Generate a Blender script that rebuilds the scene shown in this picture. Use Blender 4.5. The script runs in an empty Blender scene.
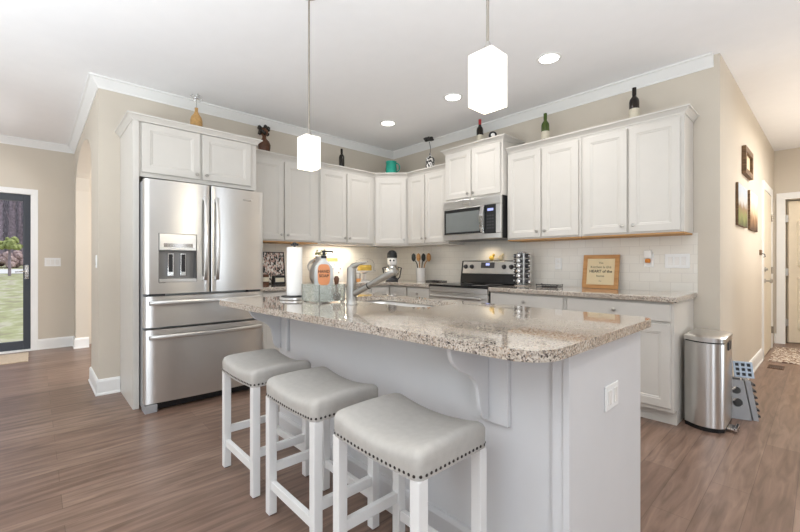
import bpy, bmesh, math, random
from mathutils import Vector, Matrix
random.seed(7)
S = bpy.context.scene
COL = S.collection
R = math.radians

# ------------------------------------------------------------------ camera, world, lights, exposure
cam_d = bpy.data.cameras.new('camera'); cam = bpy.data.objects.new('camera', cam_d); COL.objects.link(cam)
cam.location = (4.272, -3.847, 1.144); cam.rotation_euler = (R(90), 0, R(47.06))
cam_d.sensor_width = 36; cam_d.lens = 393.0 / 800 * 36; cam_d.shift_y = -2.7 / 800
cam_d.clip_start = 0.05; cam_d.clip_end = 200
S.camera = cam
S.view_settings.view_transform = 'Standard'; S.view_settings.look = 'None'
S.view_settings.exposure = 0.18; S.view_settings.gamma = 1.0; S.view_settings.use_curve_mapping = False

W = bpy.data.worlds.new('world'); S.world = W; W.use_nodes = True
wb = W.node_tree.nodes['Background']; wb.inputs['Color'].default_value = (0.80, 0.88, 1.0, 1); wb.inputs['Strength'].default_value = 1.15


def light(name, kind, loc, power, col=(1, 1, 1), rot=(0, 0, 0), size=(1, 1), **kw):
    d = bpy.data.lights.new(name, kind); d.energy = power; d.color = col
    if kind == 'AREA':
        d.shape = 'RECTANGLE'; d.size, d.size_y = size
    for k, v in kw.items(): setattr(d, k, v)
    o = bpy.data.objects.new(name, d); COL.objects.link(o); o.location = loc; o.rotation_euler = rot
    return o


light('sun', 'SUN', (-10, 0, 12), 2.2, (1, .97, .92), (R(-40), 0, 0), angle=R(2))
DAY = (0.88, 0.94, 1.0)
light('daylight_rear_west', 'AREA', (-1.0, -7.55, 1.45), 15, DAY, (R(90), 0, R(12)), (2.2, 1.9))
light('daylight_rear_east', 'AREA', (4.6, -7.55, 1.45), 7, DAY, (R(90), 0, 0), (2.4, 1.9))
light('east_strip_fill', 'AREA', (6.72, -.56, 1.30), 15, (.84, .92, 1), (R(90), 0, R(90)), (.35, 2.1))  # unseen strip added to brighten the island end and streak the fridge door
light('daylight_east_far', 'AREA', (6.72, -5.1, 1.40), 40, (.84, .92, 1), (R(90), 0, R(90)), (1.2, 1.9))
light('fridge_streak_slit', 'AREA', (6.72, -1.55, 1.25), 0.8, (1, .93, .84), (R(90), 0, R(90)), (.12, 2.5))  # added unseen light, only puts a streak on the fridge
for x, y, pw in ((.4, -6.0, 22), (3.1, -5.5, 140), (5.2, -2.9, 40)):
    light('ceiling_fill', 'AREA', (x, y, .95), pw, (.88, .95, 1), (R(180), 0, 0), (3.0, 2.3))  # unseen uplights added to brighten the ceiling, no fixtures
light('archroom_fill', 'AREA', (-.95, -0.55, 1.6), 95, (.97, .98, 1), (R(-90), 0, 0), (1.6, 1.5))  # area light added inside the closed arch room, no window there
for i, (x, y) in enumerate(((2.811, -.89), (1.835, -.878), (.875, -.874), (1.2, -4.6), (3.2, -4.8), (5.1, -2.5))):  # last three are added out of view; the final one brightens the island end
    light('recessed_lamp', 'SPOT', (x, y, 2.735), (30, 30, 30, 7, 7, 26)[i], (1, .97, .94), (0, 0, 0), spot_size=R(150), spot_blend=.9, shadow_soft_size=.06)
light('undercabinet_lamp', 'AREA', (.16, -1.05, 1.362), 3.6, (1, .92, .78), (0, 0, 0), (.05, .5))
light('hood_lamp', 'SPOT', (1.69, -.16, 1.395), 3.2, (1, .84, .62), (0, 0, 0), spot_size=R(150), spot_blend=.8, shadow_soft_size=.025)
light('hall_fill', 'AREA', (4.75, 1.7, .95), 12, (1, .97, .93), (R(180), 0, 0), (.7, 2.6))  # unseen uplight added to brighten the hall ceiling and walls
light('hall_lamp', 'AREA', (4.85, 1.9, 2.6), 42, (1, .96, .91), (0, 0, 0), (.5, 1.6))
light('back_room_lamp', 'POINT', (4.85, 4.35, 2.35), 14, (1, .88, .70), shadow_soft_size=.12)

# ------------------------------------------------------------------ materials


def srgb(r, g, b):
    f = lambda c: (c / 12.92 if c <= .04045 else ((c + .055) / 1.055) ** 2.4)
    return (f(r / 255), f(g / 255), f(b / 255))


def mat(name, c, rough=.5, metal=0., var=.03, scale=8, bump=0., bscale=200, spec=.5, aniso=0., trans=0., emit=None, es=0., coat=0., ior=1.45, alpha=1.):
    m = bpy.data.materials.new(name); m.use_nodes = True; nt = m.node_tree; N = nt.nodes; L = nt.links
    p = N['Principled BSDF']
    tc = N.new('ShaderNodeTexCoord'); nz = N.new('ShaderNodeTexNoise'); nz.inputs['Scale'].default_value = scale; nz.inputs['Detail'].default_value = 3
    L.new(tc.outputs['Object'], nz.inputs['Vector'])
    cr = N.new('ShaderNodeValToRGB')
    cr.color_ramp.elements[0].position = .3; cr.color_ramp.elements[1].position = .7
    cr.color_ramp.elements[0].color = (*[max(0, x * (1 - var)) for x in c], 1)
    cr.color_ramp.elements[1].color = (*[min(1, x * (1 + var)) for x in c], 1)
    L.new(nz.outputs['Fac'], cr.inputs['Fac']); L.new(cr.outputs['Color'], p.inputs['Base Color'])
    p.inputs['Roughness'].default_value = rough; p.inputs['Metallic'].default_value = metal
    p.inputs['Specular IOR Level'].default_value = spec; p.inputs['IOR'].default_value = ior
    p.inputs['Transmission Weight'].default_value = trans; p.inputs['Coat Weight'].default_value = coat
    p.inputs['Alpha'].default_value = alpha
    if aniso:
        p.inputs['Anisotropic'].default_value = aniso
        tg = N.new('ShaderNodeTangent'); tg.direction_type = 'RADIAL'; tg.axis = 'Z'; L.new(tg.outputs[0], p.inputs['Tangent']); p.inputs['Anisotropic Rotation'].default_value = .25
    if emit:
        p.inputs['Emission Color'].default_value = (*emit, 1); p.inputs['Emission Strength'].default_value = es
    if bump:
        n2 = N.new('ShaderNodeTexNoise'); n2.inputs['Scale'].default_value = bscale; L.new(tc.outputs['Object'], n2.inputs['Vector'])
        b = N.new('ShaderNodeBump'); b.inputs['Strength'].default_value = bump; b.inputs['Distance'].default_value = .002
        L.new(n2.outputs['Fac'], b.inputs['Height']); L.new(b.outputs[0], p.inputs['Normal'])
    return m


def rampmat(name, stops, scale, rough, detail=4, kind='noise', stretch=(1, 1, 1), metal=0, coat=0.):
    m = mat(name, (.5, .5, .5), rough, metal, coat=coat); nt = m.node_tree; N = nt.nodes; L = nt.links
    p = N['Principled BSDF']
    tc = N.new('ShaderNodeTexCoord'); mp = N.new('ShaderNodeMapping'); mp.inputs['Scale'].default_value = stretch
    L.new(tc.outputs['Object'], mp.inputs['Vector'])
    if kind == 'noise':
        t = N.new('ShaderNodeTexNoise'); t.inputs['Detail'].default_value = detail; out = t.outputs['Fac']
    else:
        t = N.new('ShaderNodeTexVoronoi'); out = t.outputs['Color']
    t.inputs['Scale'].default_value = scale
    L.new(mp.outputs[0], t.inputs['Vector'])
    cr = N.new('ShaderNodeValToRGB'); e = cr.color_ramp.elements
    while len(e) < len(stops): e.new(.5)
    for k, (pos, c) in enumerate(stops):
        e[k].position = pos; e[k].color = (*c, 1)
    if kind != 'noise':
        sp = N.new('ShaderNodeSeparateColor'); L.new(out, sp.inputs[0]); out = sp.outputs[0]
        cr.color_ramp.interpolation = 'CONSTANT'
    L.new(out, cr.inputs['Fac']); L.new(cr.outputs['Color'], p.inputs['Base Color'])
    return m


def granite_mat():
    m = mat('granite', (.5, .45, .4), .06, 0, coat=.6, spec=.7); nt = m.node_tree; N = nt.nodes; L = nt.links; p = N['Principled BSDF']
    tc = N.new('ShaderNodeTexCoord')
    v = N.new('ShaderNodeTexVoronoi'); v.inputs['Scale'].default_value = 230
    ns = N.new('ShaderNodeTexNoise'); ns.inputs['Scale'].default_value = 60; ns.inputs['Detail'].default_value = 2
    mx0 = N.new('ShaderNodeMixRGB'); mx0.inputs['Fac'].default_value = .012
    L.new(tc.outputs['Object'], mx0.inputs[1]); L.new(ns.outputs['Color'], mx0.inputs[2]); L.new(tc.outputs['Object'], ns.inputs['Vector'])
    L.new(mx0.outputs[0], v.inputs['Vector'])
    sp = N.new('ShaderNodeSeparateColor'); L.new(v.outputs['Color'], sp.inputs[0])
    cr = N.new('ShaderNodeValToRGB'); cr.color_ramp.interpolation = 'CONSTANT'; e = cr.color_ramp.elements
    st = [(0, srgb(82, 76, 74)), (.10, srgb(140, 131, 124)), (.24, srgb(178, 168, 157)), (.45, srgb(202, 193, 181)), (.68, srgb(214, 206, 195)), (.90, srgb(182, 164, 147))]
    while len(e) < len(st): e.new(.5)
    for k, (a, c) in enumerate(st): e[k].position = a; e[k].color = (*c, 1)
    L.new(sp.outputs[0], cr.inputs['Fac'])
    n2 = N.new('ShaderNodeTexNoise'); n2.inputs['Scale'].default_value = 5; n2.inputs['Detail'].default_value = 5; L.new(tc.outputs['Object'], n2.inputs['Vector'])
    c2 = N.new('ShaderNodeValToRGB'); c2.color_ramp.elements[0].position = .35; c2.color_ramp.elements[0].color = (.86, .81, .76, 1); c2.color_ramp.elements[1].position = .65; c2.color_ramp.elements[1].color = (1, 1, 1, 1)
    L.new(n2.outputs['Fac'], c2.inputs['Fac'])
    mu = N.new('ShaderNodeMixRGB'); mu.blend_type = 'MULTIPLY'; mu.inputs['Fac'].default_value = 1
    L.new(cr.outputs[0], mu.inputs[1]); L.new(c2.outputs[0], mu.inputs[2]); L.new(mu.outputs[0], p.inputs['Base Color'])
    return m


def brick_mat(name, c1, c2, mortar, bw, rh, msize, rough, swap, grain=None, offset=.5, bump=.25, floor=False):
    m = mat(name, c1, rough); nt = m.node_tree; N = nt.nodes; L = nt.links; p = N['Principled BSDF']
    tc = N.new('ShaderNodeTexCoord'); sx = N.new('ShaderNodeSeparateXYZ'); cb = N.new('ShaderNodeCombineXYZ')
    L.new(tc.outputs['Object'], sx.inputs[0])
    L.new(sx.outputs[swap[0]], cb.inputs[0]); L.new(sx.outputs[swap[1]], cb.inputs[1])
    br = N.new('ShaderNodeTexBrick'); br.offset = offset; br.inputs['Scale'].default_value = 1
    br.inputs['Brick Width'].default_value = bw; br.inputs['Row Height'].default_value = rh; br.inputs['Mortar Size'].default_value = msize
    br.inputs['Color1'].default_value = (*c1, 1); br.inputs['Color2'].default_value = (*c2, 1); br.inputs['Mortar'].default_value = (*mortar, 1)
    L.new(cb.outputs[0], br.inputs['Vector'])
    col = br.outputs['Color']
    if grain:
        mp = N.new('ShaderNodeMapping'); mp.inputs['Scale'].default_value = grain
        L.new(tc.outputs['Object'], mp.inputs['Vector'])
        nz = N.new('ShaderNodeTexNoise'); nz.inputs['Scale'].default_value = 3; nz.inputs['Detail'].default_value = 6; nz.inputs['Distortion'].default_value = .8
        L.new(mp.outputs[0], nz.inputs['Vector'])
        cr = N.new('ShaderNodeValToRGB'); e = cr.color_ramp.elements
        e[0].position = .33; e[0].color = (.66, .62, .59, 1); e[1].position = .68; e[1].color = (1.25, 1.24, 1.24, 1)
        L.new(nz.outputs['Fac'], cr.inputs['Fac'])
        mu = N.new('ShaderNodeMixRGB'); mu.blend_type = 'MULTIPLY'; mu.inputs['Fac'].default_value = 1
        L.new(col, mu.inputs[1]); L.new(cr.outputs[0], mu.inputs[2]); col = mu.outputs[0]
    L.new(col, p.inputs['Base Color'])
    b = N.new('ShaderNodeBump'); b.invert = True; b.inputs['Strength'].default_value = bump; b.inputs['Distance'].default_value = .002
    L.new(br.outputs['Fac'], b.inputs['Height']); L.new(b.outputs[0], p.inputs['Normal'])
    return m


M = {}
M['cab'] = mat('cabinet_white', srgb(209, 205, 198), .35, var=.01)
M['cabside'] = mat('island_white', srgb(216, 216, 217), .4, var=.01)
M['trim'] = mat('trim_white', srgb(238, 238, 236), .4, var=.01)
M['wall'] = mat('wall_beige', srgb(209, 200, 186), .85, var=.012, scale=3, bump=.05, bscale=300)
M['ceil'] = mat('ceiling_white', srgb(246, 246, 247), .9, var=.008, bump=.05)
M['floor'] = brick_mat('plank_floor', srgb(137, 114, 100), srgb(119, 96, 83), srgb(96, 76, 64), 1.25, .155, .0012, .33, (1, 0), (9, .9, 1), .37, .12)
M['tileA'] = brick_mat('subway_tile_left', srgb(232, 227, 216), srgb(228, 222, 211), srgb(218, 212, 201), .152, .076, .0022, .15, (1, 2))
M['tileB'] = brick_mat('subway_tile_back', srgb(232, 228, 219), srgb(228, 223, 213), srgb(218, 213, 204), .152, .076, .0022, .15, (0, 2))
M['granite'] = granite_mat()
M['steel'] = mat('stainless_steel', (.70, .69, .67), .3, 1, var=.03, scale=4, aniso=.85)
M['steel2'] = mat('brushed_steel', (.70, .69, .67), .28, 1, var=.03)
M['chrome'] = mat('chrome', (.8, .8, .8), .1, 1, var=.01)
M['faucet'] = mat('faucet_nickel', (.34, .33, .31), .3, 1, var=.02)
M['nickel'] = mat('brushed_nickel', (.46, .44, .41), .28, 1, var=.02)
M['black'] = mat('black_plastic', (.012, .012, .013), .35)
M['blackgloss'] = mat('black_glass', (.01, .01, .011), .06)
M['dark'] = mat('dark_grey', (.045, .045, .05), .5)
M['ovenglass'] = mat('oven_glass', (.24, .26, .255), .1, .3)
M['fabric'] = mat('seat_linen', srgb(182, 178, 172), .8, var=.04, scale=40, bump=.25, bscale=900)
M['stoolwhite'] = mat('stool_white', srgb(233, 232, 230), .4, var=.01)
M['nail'] = mat('nailhead_bronze', (.05, .042, .038), .35, .8)
M['wood'] = rampmat('oak_wood', [(.3, srgb(176, 124, 70)), (.7, srgb(204, 154, 98))], 6, .5, stretch=(1, 1, 8))
M['underwood'] = mat('cabinet_underside_wood', srgb(196, 150, 96), .6)
M['shade'] = mat('frosted_shade', (.80, .75, .68), .4, emit=(1, .94, .84), es=.62)
M['lamp'] = mat('lit_diffuser', (.9, .9, .9), .5, emit=(1, .96, .9), es=6)
M['glass'] = mat('clear_glass', (1, 1, 1), .02, trans=1., var=0)
M['pane'] = mat('window_glass', (1, 1, 1), .0, trans=1., var=0, ior=1.02)
M['crackle'] = mat('crackle_glass', (.86, .90, .86), .12, trans=.85, bump=1., bscale=90, var=.1, scale=60)
M['teal'] = mat('teal_glaze', srgb(40, 150, 130), .2, var=.15, scale=10)
M['ceramic'] = mat('white_ceramic', srgb(236, 234, 230), .2)
M['greyceramic'] = mat('grey_stoneware', srgb(206, 203, 197), .35)
M['paper'] = mat('white_paper', srgb(240, 240, 238), .9, bump=.3, bscale=150)
M['orange'] = mat('orange_label', srgb(214, 140, 92), .5)
M['cream'] = mat('cream_paper', srgb(226, 208, 170), .7, var=.04)
M['ink'] = mat('ink', (.03, .025, .02), .7)
M['greenglass'] = mat('green_bottle_glass', srgb(74, 92, 40), .08, var=.1)
M['darkglass'] = mat('dark_bottle_glass', (.018, .014, .010), .08)
M['red'] = mat('red_foil', srgb(176, 46, 50), .35)
M['label'] = mat('bottle_label', srgb(216, 208, 188), .6, var=.08, scale=40)
M['tan'] = mat('tan_wicker', srgb(190, 150, 95), .7, var=.15, scale=60, bump=.6, bscale=120)
M['brown'] = mat('brown_bronze', srgb(92, 58, 38), .4, var=.3, scale=30)
M['wire'] = mat('dark_wire', (.06, .06, .06), .35, .7)
M['pattern'] = rampmat('black_white_pattern', [(0, (.02, .02, .02)), (.45, (.8, .77, .74))], 70, .3, kind='voronoi')
M['panelpat'] = rampmat('panel_pattern', [(0, (.03, .028, .028)), (.3, srgb(190, 160, 148)), (.62, (.75, .72, .68))], 45, .4, kind='voronoi', stretch=(1, 2, 1))
M['leaf'] = mat('leaf_green', srgb(160, 164, 124), .6, var=.2, scale=30)
M['yellow'] = mat('yellow_cake', srgb(226, 188, 84), .5, var=.12, scale=30)
M['peach'] = mat('peach_sweets', srgb(226, 160, 96), .5, var=.2, scale=60)
M['olive'] = mat('black_utensil', (.03, .034, .03), .5)
M['greyplastic'] = mat('grey_plastic', srgb(156, 156, 158), .45)
M['blueplastic'] = mat('blue_grey_plastic', srgb(176, 190, 206), .45)
M['rustic'] = rampmat('rustic_wood', [(.3, srgb(88, 68, 50)), (.7, srgb(140, 112, 84))], 12, .7, stretch=(1, 1, 6))
M['doorcream'] = mat('door_cream', srgb(228, 217, 197), .4)
M['doorframe'] = mat('storm_door_grey', srgb(66, 70, 78), .4)
M['rug'] = rampmat('patterned_rug', [(0, srgb(120, 96, 84)), (.35, srgb(214, 204, 190)), (.75, srgb(150, 124, 108))], 60, .95, kind='voronoi')
M['mat'] = mat('entry_mat', srgb(196, 178, 156), .95, var=.1, scale=50, bump=.6, bscale=400)
M['lawn'] = rampmat('lawn', [(.3, srgb(132, 122, 104)), (.46, srgb(150, 152, 112)), (.58, srgb(172, 168, 146)), (.72, srgb(140, 128, 114))], 2.6, .95, detail=8)
M['road'] = mat('road', srgb(200, 198, 196), .9)
M['bark'] = mat('bark', srgb(142, 128, 136), .9, var=.3, scale=6)
M['bush'] = mat('bush_red', srgb(160, 138, 134), .9, var=.25, scale=10)
M['bushgreen'] = mat('bush_green', srgb(140, 146, 92), .9, var=.3, scale=10)
M['woods'] = rampmat('woodland', [(.35, srgb(84, 76, 82)), (.65, srgb(150, 142, 150))], 5, .95, detail=8, stretch=(1, 6, .6))
M['screen'] = mat('lit_display', (.02, .02, .05), .2, emit=(.45, .5, 1.), es=1.2)
M['amber'] = mat('amber_oil', srgb(214, 136, 60), .2)


def bands(name, stops, z0, z1):
    m = mat(name, (.5, .5, .5), .7); nt = m.node_tree; N = nt.nodes; L = nt.links
    tc = N.new('ShaderNodeTexCoord'); sx = N.new('ShaderNodeSeparateXYZ'); L.new(tc.outputs['Object'], sx.inputs[0])
    nz = N.new('ShaderNodeTexNoise'); nz.inputs['Scale'].default_value = 9; L.new(tc.outputs['Object'], nz.inputs['Vector'])
    mr = N.new('ShaderNodeMapRange'); mr.inputs['From Min'].default_value = z0; mr.inputs['From Max'].default_value = z1; L.new(sx.outputs[2], mr.inputs['Value'])
    ad = N.new('ShaderNodeMath'); ad.operation = 'MULTIPLY_ADD'; ad.inputs[1].default_value = .35; L.new(nz.outputs['Fac'], ad.inputs[0]); L.new(mr.outputs[0], ad.inputs[2])
    cr = N.new('ShaderNodeValToRGB'); e = cr.color_ramp.elements
    while len(e) < len(stops): e.new(.5)
    for k, (a, c) in enumerate(stops): e[k].position = a; e[k].color = (*c, 1)
    L.new(ad.outputs[0], cr.inputs['Fac']); L.new(cr.outputs[0], N['Principled BSDF'].inputs['Base Color'])
    return m


M['photoA'] = bands('canvas_print_green', [(.15, srgb(70, 66, 44)), (.40, srgb(138, 142, 84)), (.62, srgb(150, 122, 92)), (.80, srgb(206, 206, 204)), (1, srgb(190, 200, 212))], -.19, .19)
M['photoB'] = bands('canvas_print_brown', [(.15, srgb(58, 42, 32)), (.42, srgb(142, 108, 76)), (.70, srgb(216, 192, 160)), (1, srgb(226, 218, 206))], -.19, .19)

# ------------------------------------------------------------------ mesh helpers


class MB:
    def __init__(s): s.b = bmesh.new()

    def face(s, pts):
        vs = [s.b.verts.new(p) for p in pts]
        try: return s.b.faces.new(vs)
        except ValueError: return None

    def box(s, x0, x1, y0, y1, z0, z1, mtx=None):
        P = [Vector((x, y, z)) for z in (z0, z1) for y in (y0, y1) for x in (x0, x1)]
        if mtx: P = [mtx @ p for p in P]
        v = [s.b.verts.new(p) for p in P]
        for f in ((0, 2, 3, 1), (4, 5, 7, 6), (0, 1, 5, 4), (2, 6, 7, 3), (0, 4, 6, 2), (1, 3, 7, 5)): s.b.faces.new([v[i] for i in f])
        return s

    def loft(s, rings, cap=True, closed=True):
        VR = [[s.b.verts.new(p) for p in r] for r in rings]
        n = len(VR[0])
        for a, b in zip(VR, VR[1:]):
            for i in range(n if closed else n - 1):
                j = (i + 1) % n
                s.b.faces.new((a[i], a[j], b[j], b[i]))
        if cap:
            s.b.faces.new(list(reversed(VR[0]))); s.b.faces.new(VR[-1])
        return s

    def lathe(s, prof, c=(0, 0, 0), n=24, cap=True, axis=None):
        c = Vector(c); rings = []
        q = Vector((0, 0, 1)).rotation_difference(Vector(axis).normalized()) if axis else None
        for r, z in prof:
            ring = []
            for k in range(n):
                a = 2 * math.pi * k / n
                p = Vector((r * math.cos(a), r * math.sin(a), z))
                if q: p = q @ p
                ring.append(c + p)
            rings.append(ring)
        return s.loft(rings, cap)

    def tube(s, pts, r, n=10, cap=True):
        pts = [Vector(p) for p in pts]; rad = r if isinstance(r, (list, tuple)) else [r] * len(pts)
        rings = []; up = None
        for i, p in enumerate(pts):
            d = (pts[min(i + 1, len(pts) - 1)] - pts[max(i - 1, 0)]).normalized()
            if up is None:
                up = Vector((0, 0, 1)) if abs(d.z) < .9 else Vector((1, 0, 0))
            x = d.cross(up).normalized(); up = x.cross(d).normalized()
            rings.append([p + (x * math.cos(2 * math.pi * k / n) + up * math.sin(2 * math.pi * k / n)) * rad[i] for k in range(n)])
        return s.loft(rings, cap)

    def prism(s, poly, a0, a1, f):
        """poly of 2d points extruded from a0 to a1; f(u, v, a) -> 3d point"""
        return s.loft([[f(u, v, a0) for u, v in poly], [f(u, v, a1) for u, v in poly]])

    def sweep(s, path, prof, segs=None, closed=False):
        """prof (out, z) swept along plan path, out to the right-hand side, mitred"""
        path = [Vector(p) for p in path]; n = len(path); nr = []
        for i in range(n):
            def rn(a, b):
                d = (b - a).normalized(); return Vector((d.y, -d.x))
            if 0 < i < n - 1:
                a, b = rn(path[i - 1], path[i]), rn(path[i], path[i + 1])
                nr.append((a + b) / (1 + a.dot(b)))
            elif i == 0: nr.append(rn(path[0], path[1]))
            else: nr.append(rn(path[-2], path[-1]))
        rings = [[Vector((*(path[i] + nr[i] * o), z)) for o, z in prof] for i in range(n)]
        for i in (segs if segs is not None else range(n - 1)):
            s.loft([rings[i], rings[i + 1]])
        return s

    def sphere(s, c, r, sc=(1, 1, 1), sub=2):
        o = bmesh.ops.create_icosphere(s.b, subdivisions=sub, radius=r)
        for v in o['verts']: v.co = Vector(c) + Vector([v.co[i] * sc[i] for i in range(3)])
        return s

    def build(s, name, m, parent=None, bevel=0., smooth=False, seg=2):
        bmesh.ops.recalc_face_normals(s.b, faces=s.b.faces[:])
        if parent is not None and parent.get('origin') is not None:
            bmesh.ops.translate(s.b, verts=s.b.verts[:], vec=-Vector(parent['origin']))
        me = bpy.data.meshes.new(name); s.b.to_mesh(me); s.b.free()
        if isinstance(m, str): m = M[m]
        me.materials.append(m)
        o = bpy.data.objects.new(name, me); COL.objects.link(o)
        if parent is not None:
            o.parent = parent
            if parent.get('origin') is not None: ORIG[o.name] = parent['origin']
        if smooth:
            for p in me.polygons: p.use_smooth = True
            try: me.set_sharp_from_angle(angle=R(42))
            except Exception: pass
        if bevel:
            b = o.modifiers.new('bevel', 'BEVEL'); b.width = bevel; b.segments = seg; b.limit_method = 'ANGLE'; b.angle_limit = R(35)
        return o


ORIG = {}


def tag(o, label, cat, group=None):
    o['label'] = label; o['category'] = cat
    if group: o['group'] = group
    return o


def thing(name, label, cat, loc=(0, 0, 0), group=None):
    """Empty at the base; parts built in world coordinates are shifted to it"""
    o = bpy.data.objects.new(name, None); COL.objects.link(o); o.location = loc; o.empty_display_size = .05
    o['origin'] = list(loc)
    return tag(o, label, cat, group)


class Sub:
    """wraps a part so that sub-parts given in world coordinates land right"""
    def __init__(s, o, origin): s.o = o; s.origin = origin


def sub(mb, name, m, part, origin, **kw):
    bmesh.ops.translate(mb.b, verts=mb.b.verts[:], vec=-Vector(origin))
    o = mb.build(name, m, None, **kw); o.parent = part
    return o


def struct(o): o['kind'] = 'structure'; return o


def copy_thing(root, loc, label, rotz=None, group=None):
    r = root.copy(); COL.objects.link(r); r.location = loc; r['label'] = label
    if rotz is not None: r.rotation_euler[2] = rotz
    for ch in list(root.children):
        c = ch.copy(); COL.objects.link(c); c.parent = r
        for g in list(ch.children):
            d = g.copy(); COL.objects.link(d); d.parent = c
    return r


def one(mb, name, m, label, cat, group=None, **kw):
    return tag(mb.build(name, m, None, **kw), label, cat, group)


def frame_f(o, u, n):
    o, u, n = Vector(o), Vector(u), Vector(n); z = Vector((0, 0, 1))
    return lambda a, b, c: o + u * a + z * b + n * c


def panel_door(F, u0, u1, v0, v1, t=.02, fr=.055, flat=False):
    mb = MB(); prof = [(0, 0), (0, t - .003), (.003, t)]
    if flat: prof += [(.012, t)]
    else: prof += [(fr, t), (fr + .003, t - .003), (fr + .012, t - .004), (fr + .018, t - .008), (fr + .030, t - .008)]
    rings = [[F(u0 + i, v0 + i, h), F(u1 - i, v0 + i, h), F(u1 - i, v1 - i, h), F(u0 + i, v1 - i, h)] for i, h in prof]
    mb.loft(rings); return mb


def knob_mb(p, n, r=.0145):
    return MB().lathe([(.005, 0), (.005, .012), (r * .7, .015), (r, .021), (r * .85, .027), (r * .3, .029)], p, 14, axis=n)


# ------------------------------------------------------------------ room shell
H = 2.755; XB = 3.738; YA = -3.44; XF = -2.8; YR = -7.6; XR = 6.75; HX = 5.3; HY = 3.95
XS = 3.80  # hall side wall at its far end


def shell(mb, name, m): return struct(mb.build(name, m))


shell(MB().box(XF - .12, XR + .12, YR - .12, 8, -.08, 0), 'floor', 'floor')
shell(MB().box(XF - .12, XR + .12, YR - .12, 8, H, H + .1), 'ceiling', 'ceil')
shell(MB().box(-.12, 0, YA + .14, .12, 0, H), 'wall_left', 'wall')
# kitchen back wall, its right end turning into the hall wall
mb = MB(); mb.prism([(0, 0), (XB, 0), (XS, HY), (XS - .14, HY), (XB - .14, .12), (0, .12)], 0, H, lambda u, v, a: Vector((u, v, a)))
shell(mb, 'wall_back', 'wall')
# arch wall
mb = MB(); ax0, ax1, sp, apz = -2.55, -.58, 2.12, 2.52
arc = [(ax0 + (ax1 - ax0) * k / 24, sp + (apz - sp) * math.sqrt(max(0, 1 - (2 * k / 24 - 1) ** 2))) for k in range(25)]
fa = lambda u, v, a: Vector((u, a, v))
mb.prism([(XF, 0), (ax0, 0), (ax0, H), (XF, H)], YA, YA + .14, fa)
mb.prism([(ax1, 0), (0, 0), (0, H), (ax1, H)], YA, YA + .14, fa)
for (a, b), (c, d) in zip(arc, arc[1:]): mb.prism([(a, b), (c, d), (c, H), (a, H)], YA, YA + .14, fa)
bmesh.ops.remove_doubles(mb.b, verts=mb.b.verts[:], dist=1e-5)
shell(mb, 'wall_arch', 'wall')
# entry wall with the door opening
dy0, dy1, dz = -4.79, -3.879, 2.045
mb = MB(); mb.box(XF - .12, XF, YR, dy0, 0, H); mb.box(XF - .12, XF, dy1, .12, 0, H); mb.box(XF - .12, XF, dy0, dy1, dz, H)
shell(mb, 'wall_entry', 'wall')
shell(MB().box(XF, -.12, 0, .12, 0, H), 'wall_archroom', 'wall')
mb = MB()
for x0, x1 in ((XF, -2.2), (.2, 3.35), (5.85, XR)): mb.box(x0, x1, YR - .12, YR, 0, H)
for x0, x1 in ((-2.2, .2), (3.35, 5.85)): mb.box(x0, x1, YR - .12, YR, 0, .45); mb.box(x0, x1, YR - .12, YR, 2.45, H)
shell(mb, 'wall_rear', 'wall')
mb = MB(); mb.box(XR, XR + .12, YR, -5.75, 0, H); mb.box(XR, XR + .12, -4.45, -1.63, 0, H); mb.box(XR, XR + .12, -1.47, -.75, 0, H); mb.box(XR, XR + .12, -1.63, -1.47, 2.5, H); mb.box(XR, XR + .12, -5.75, -4.45, 0, .42); mb.box(XR, XR + .12, -5.75, -4.45, 2.37, H); mb.box(XR, XR + .12, -.37, .12, 0, H)  # narrow full-height gap added to suit the fridge streak light
mb.box(XR, XR + .12, -.75, -.37, 0, .25); mb.box(XR, XR + .12, -.75, -.37, 2.36, H)  # opening added around the unseen east strip light
shell(mb, 'wall_east', mat('wall_dimmed_taupe', srgb(146, 136, 124), .85, var=.012))  # unseen wall, colour darkened to dim its reflection and bounce
shell(MB().box(HX, XR, 0, .12, 0, H).box(HX, HX + .12, .12, HY, 0, H), 'wall_hall', 'wall')
# hall end wall with open door
ox0, ox1, oz = 3.915, 4.73, 2.05
mb = MB(); mb.box(XS - .14, ox0, HY, HY + .12, 0, H); mb.box(ox1, HX + .12, HY, HY + .12, 0, H); mb.box(ox0, ox1, HY, HY + .12, oz, H)
shell(mb, 'wall_hall_end', 'wall')
shell(MB().box(3.0, 3.1, HY + .12, 8, 0, H).box(6.4, 6.5, HY + .12, 8, 0, H).box(3.0, 6.5, 7.4, 7.5, 0, H), 'wall_far_room', 'wall')
# crown mouldings
CR = [(0, -.092), (.008, -.092), (.010, -.078), (.026, -.058), (.048, -.030), (.056, -.018), (.070, -.014), (.070, 0), (0, 0)]
CR = [(o, H + z - .0005) for o, z in CR]
path = [(XF, YR), (XF, YA), (0, YA), (0, 0), (3.70, 0)]
for i in range(4): struct(MB().sweep(path, CR, [i]).build('trim_%d' % (i + 1), 'trim'))
# baseboards
BB = [(0, 0), (.022, 0), (.022, .012), (.015, .022), (.015, .118), (.009, .135), (0, .138)]
struct(MB().sweep([(XF, -3.811 + .0), (XF, YA), (ax0, YA), (ax0, YA + .14)], BB).build('baseboard_entry', 'trim'))
struct(MB().sweep([(ax1, YA + .14), (ax1, YA), (0, YA), (0, -3.287)], BB).build('baseboard_left', 'trim'))
struct(MB().sweep([(XF, 0), (-.12, 0)], BB).build('baseboard_archroom', 'trim'))
struct(MB().sweep([(3.60, 0), (XB, 0), (XB + (XS - XB) * .62, HY * .62)], BB).build('baseboard_back', 'trim'))
struct(MB().sweep([(XS, HY - .02), (XS + .01, HY), (ox0 - .09, HY)], BB).build('baseboard_hall', 'trim'))
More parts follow.
